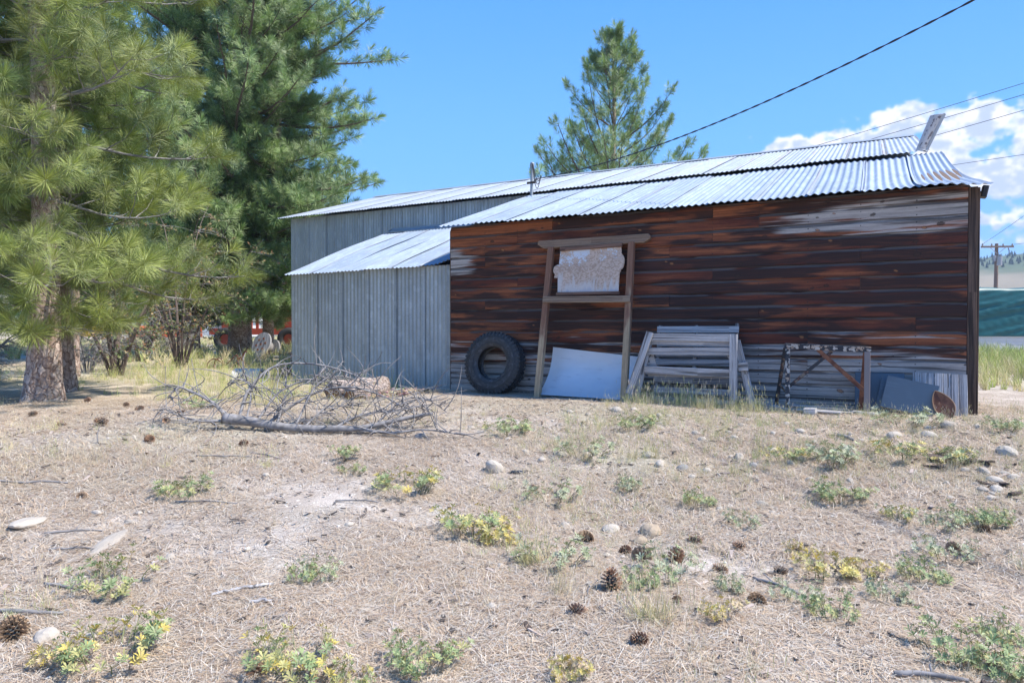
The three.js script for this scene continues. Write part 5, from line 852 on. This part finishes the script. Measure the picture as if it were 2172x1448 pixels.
{
  const rd = (x, z, r, h, l, k) => { const t = thing('log_round', l, 'log round', onGround(x, z, 0)); part('bark', new MB().tube([V(0, -.03, 0), V(.01, h * .5, 0), V(0, h, .01)], [r, r * .96, r], 18, { jitter: .1, R: rng(k) }).geo(), barkFar, t); const c = part('sawn_top', new THREE.CylinderGeometry(r * .93, r * .93, .012, 20), greyWood[2], t); c.position.y = h + .003; };
  rd(-11.52, -11.15, .14, .30, 'short grey log round standing by the corner of the metal lean-to', 4); rd(-11.62, -11.6, .2, .62, 'taller dark log round behind the short one at the metal lean-to', 5); rd(-12.0, -12.8, .16, .95, 'tall dark stump post behind the metal lean-to corner', 6);
}
// ------------------------------------------------------------------ red machine and yard beyond the trees
{
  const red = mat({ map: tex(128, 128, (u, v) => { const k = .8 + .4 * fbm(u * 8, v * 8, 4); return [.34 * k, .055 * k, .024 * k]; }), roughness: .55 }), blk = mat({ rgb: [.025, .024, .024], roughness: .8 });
  const t = thing('red_loader', 'faded red log loader with dark cab openings behind the pines', 'loader', onGround(-30.5, -27.6), THETA + .1);
  part('chassis', bar(V(-2.6, 1.05, 0), V(2.6, 1.05, 0), .35, 1.6, { up: V(0, 0, 1) }), red, t); part('engine_hood', bar(V(.4, 1.75, 0), V(2.4, 1.7, 0), 1.0, 1.4, { ch: .08 }), red, t);
  const cab = part('cab', [bar(V(-1.9, 1.2, .65), V(-1.9, 3.0, .65), .14, .14), bar(V(-.4, 1.2, .65), V(-.4, 3.0, .65), .14, .14), bar(V(-1.9, 1.2, -.65), V(-1.9, 3.0, -.65), .14, .14), bar(V(-.4, 1.2, -.65), V(-.4, 3.0, -.65), .14, .14), bar(V(-2.05, 3.05, 0), V(-.25, 3.05, 0), .14, 1.6), bar(V(-1.95, 1.55, .66), V(-.35, 1.55, .66), .75, .06)], red, t);
  part('seat', bar(V(-1.2, 1.2, 0), V(-1.2, 2.0, 0), .6, .5), blk, cab); part('exhaust', new MB().tube([V(1.2, 2.2, .3), V(1.2, 3.2, .3)], .07, 10).geo(), rustMat, t);
  for (const x of [-1.7, 1.7]) for (const z of [-.85, .85]) { const w = part('wheel', new THREE.TorusGeometry(.46, .2, 10, 28), blk, t); w.position.set(x, .62, z); const h = part('rim', new THREE.CylinderGeometry(.3, .3, .16, 16).rotateX(Math.PI / 2), red, w); }
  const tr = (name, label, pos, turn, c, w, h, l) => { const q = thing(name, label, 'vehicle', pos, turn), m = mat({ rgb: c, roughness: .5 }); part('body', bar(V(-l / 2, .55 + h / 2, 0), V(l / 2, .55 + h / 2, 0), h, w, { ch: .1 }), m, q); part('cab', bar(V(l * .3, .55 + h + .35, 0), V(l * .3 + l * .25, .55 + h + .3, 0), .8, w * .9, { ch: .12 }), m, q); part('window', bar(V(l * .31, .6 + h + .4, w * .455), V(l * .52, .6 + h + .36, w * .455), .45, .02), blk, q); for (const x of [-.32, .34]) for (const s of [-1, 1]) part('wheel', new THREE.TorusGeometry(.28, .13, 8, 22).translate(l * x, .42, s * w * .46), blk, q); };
  tr('yard_truck', 'small orange truck parked on the gravel yard, glimpsed between trunks', onGround(-52, -37), .3, [.52, .13, .03], 1.8, .9, 4.5); tr('yard_truck', 'white truck parked on the gravel yard beyond the trunks', onGround(-48, -41), -.2, [.6, .6, .6], 1.9, 1.4, 5); tr('yard_truck', 'yellow truck parked on the gravel yard near the white one', onGround(-56, -33), .5, [.55, .36, .04], 1.8, .8, 4.2); tr('yard_truck', 'second orange truck parked behind the pair of dark pines', onGround(-46, -33), .9, [.5, .10, .03], 1.8, .8, 4.4);
  const b = thing('yard_shed', 'long pale blue yard shed beyond the gravel yard', 'shed', onGround(-62, -52), .75); part('wall', boxGeo(-8, 8, 0, 3.2, -3, 3), mat({ rgb: [.5, .56, .62] }), b); part('roof', wedge([[3.4, 3.15], [0, 4.5], [-3.4, 3.15]], -8.3, 8.3), plainZinc, b); for (const x of [-5, 0, 5]) part('door', boxGeo(x - 1.3, x + 1.3, 0, 2.6, 3.0, 3.06), mat({ rgb: [.3, .33, .36] }), b);
  const gl = new THREE.PlaneGeometry(60, 34, 30, 20); gl.rotateX(-Math.PI / 2); const p = gl.attributes.position; for (let k = 0; k < p.count; k++) p.setXYZ(k, p.getX(k) + 4 * (noise(p.getX(k) * .1, p.getZ(k) * .1) - .5), 0, p.getZ(k) + 5 * (noise(p.getX(k) * .12 + 7, p.getZ(k) * .1) - .5)); { const u = gl.attributes.uv; for (let k = 0; k < p.count; k++) u.setXY(k, p.getX(k) / 3, p.getZ(k) / 3); } const yard = structure('gravel_yard', gl, mat({ map: litterMap, rgb: [1.25, 1.22, 1.15], roughness: 1 }), 'pale gravel yard beyond the pines'); yard.position.set(-52, .075, -40); yard.rotation.y = .7; yard.material.color.setRGB(1, 1, 1);
}
// ------------------------------------------------------------------ covered trailer
{
  const t = thing('covered_trailer', 'long white trailer half covered by a creased teal tarpaulin', 'trailer', [2.55, gh(3, -31), -31.2], THETA), W = 11;
  part('body', boxGeo(0, W, .25, 2.62, -2.4, 0), mat({ rgb: [.60, .62, .62], roughness: .5 }), t);
  for (let k = 0; k < 5; k++) part('siding_rib', bar(V(.02, .33 + k * .13, .006), V(W - .02, .33 + k * .13, .006), .115, .012, { ch: .004 }), mat({ rgb: [.62, .64, .64], roughness: .5 }), t);
  for (const x of [4.4, 5.4]) part('wheel', new THREE.TorusGeometry(.26, .11, 10, 24).translate(x, .36, -.2), mat({ rgb: [.02, .02, .02] }), t);
  const m = new MB(), NU = 260, prof = [[.85, .05], [1.15, .055], [1.45, .05], [1.75, .05], [2.05, .05], [2.35, .05], [2.62, .045], [2.72, -.05], [2.75, -.3], [2.78, -1.2], [2.72, -2.4], [2.5, -2.46], [1.0, -2.46]], NV = 44;
  const at = f => { const s = f * (prof.length - 1), k = Math.min(prof.length - 2, Math.floor(s)); return [mix(prof[k][0], prof[k + 1][0], s - k), mix(prof[k][1], prof[k + 1][1], s - k)]; };
  for (let j = 0; j <= NV; j++) for (let i = 0; i <= NU; i++) {
    const u = i / NU * (W + .12) - .06; let [y, z] = at(j / NV); const face = ss(-.1, .03, z) * ss(.85, 1.0, y), dgn = y - .26 * u, fold = (s, c, w) => Math.exp(-(((s - c) / w) ** 2));
    const f = .10 * fold(dgn, 1.18 + .12 * Math.sin(u), .05) + .085 * fold(dgn, 1.42, .045) + .07 * fold(y - .12 * u, 1.9, .05) + .07 * fold(dgn, .82, .04) + .06 * fold(dgn + .06 * u, .35, .06) + .06 * fold(dgn, -.1, .05) + .06 * fold(y - .20 * u, .6, .045) + .035 * (fbm(u * 1.3 + y, y * 4 - u, 3) - .5) + .018 * Math.sin(dgn * 26 + u);
    z += face * f * .5; if (z < -.04) y += .03 * Math.sin(u * 1.7) + .02 * Math.sin(u * 4.1) - .10 * ss(.5, 0, u); m.v(u, y, z + (j === 0 ? .01 * Math.sin(u * 5) : 0), u, y);
  }
  for (let j = 0; j < NV; j++) for (let i = 0; i < NU; i++) { const a = j * (NU + 1) + i; m.quad(a, a + 1, a + NU + 2, a + NU + 1); }
  part('tarpaulin', m.geo(), mat({ map: tex(128, 128, (u, v) => { const k = .85 + .3 * fbm(u * 6, v * 6, 4); return [.004 * k, .105 * k, .12 * k]; }), roughness: .5 }), t);
}
// ------------------------------------------------------------------ power pole and wires
{
  const wd = mat({ rgb: [.20, .15, .125], roughness: .9 }), gy = mat({ rgb: [.34, .35, .37], roughness: .5, metalness: .3 });
  const t = thing('power_pole', 'wooden power pole with crossarm and transformer standing before the hills', 'power pole', [9.75, .05, -72.9], THETA);
  part('pole', new MB().tube([V(0, -.5, 0), V(0, 4, 0), V(.03, 8.65, 0)], [.20, .17, .13], 12).geo(), wd, t); part('crossarm', bar(V(-1.42, 8.35, .14), V(1.42, 8.38, .14), .16, .12, { ch: .01 }), wd, t);
  for (const s of [-1, 1]) part('arm_brace', bar(V(s * .03, 7.75, .14), V(s * .7, 8.3, .2), .05, .02), gy, t); for (const x of [-1.3, -.5, .5, 1.3]) part('insulator', new THREE.CylinderGeometry(.05, .07, .18, 8).translate(x, 8.54, .14), mat({ rgb: [.3, .26, .22], roughness: .3 }), t);
  const c = part('transformer', new THREE.CylinderGeometry(.2, .2, .8, 14).translate(.05, 7.1, .34), gy, t); part('bushing', new THREE.CylinderGeometry(.03, .05, .22, 8).translate(.12, 7.6, .34), wd, c); part('cutout', new THREE.CylinderGeometry(.035, .035, .35, 6).rotateZ(.3).translate(1.0, 8.1, .14), wd, t); part('meter_box', new THREE.BoxGeometry(.16, .5, .14).translate(-.25, 7.35, .2), gy, t);
  const wire = (a, b, sag, r, l) => { const p = []; for (let k = 0; k <= 40; k++) { const f = k / 40, q = a.clone().lerp(b, f); q.y -= 4 * sag * f * (1 - f); p.push(q); } single('overhead_wire', new MB().tube(p, r, 5).geo(), mat({ rgb: [.06, .06, .065], roughness: .6 }), l, 'wire'); };
  wire(V(-20.2, 9.5, -46.3), V(24.9, 17.9, -43.2), .5, .016, 'topmost of the thin wires passing behind the bent roof sheet'); wire(V(-20.2, 9.05, -46.3), V(24.9, 17.2, -43.2), .5, .016, 'middle one of the three close wires passing behind the bent roof sheet'); wire(V(-20.2, 8.2, -46.3), V(24.9, 16.4, -43.2), .5, .016, 'lowest of the three close wires passing behind the bent roof sheet'); wire(V(-14, 9.6, -46), V(26, 11.9, -45), .25, .014, 'single thin wire level with the eave corner of the timber shed');
  wire(V(8.6, 8.6, -72.3), V(16.5, 16.2, -47.5), .6, .015, 'thin wire rising steeply from the left end of the power pole crossarm'); wire(V(10.9, 8.6, -73.5), V(30, 11.5, -70), .4, .016, 'thin wire leaving the right end of the power pole crossarm');
}
renderer.render(scene, camera);
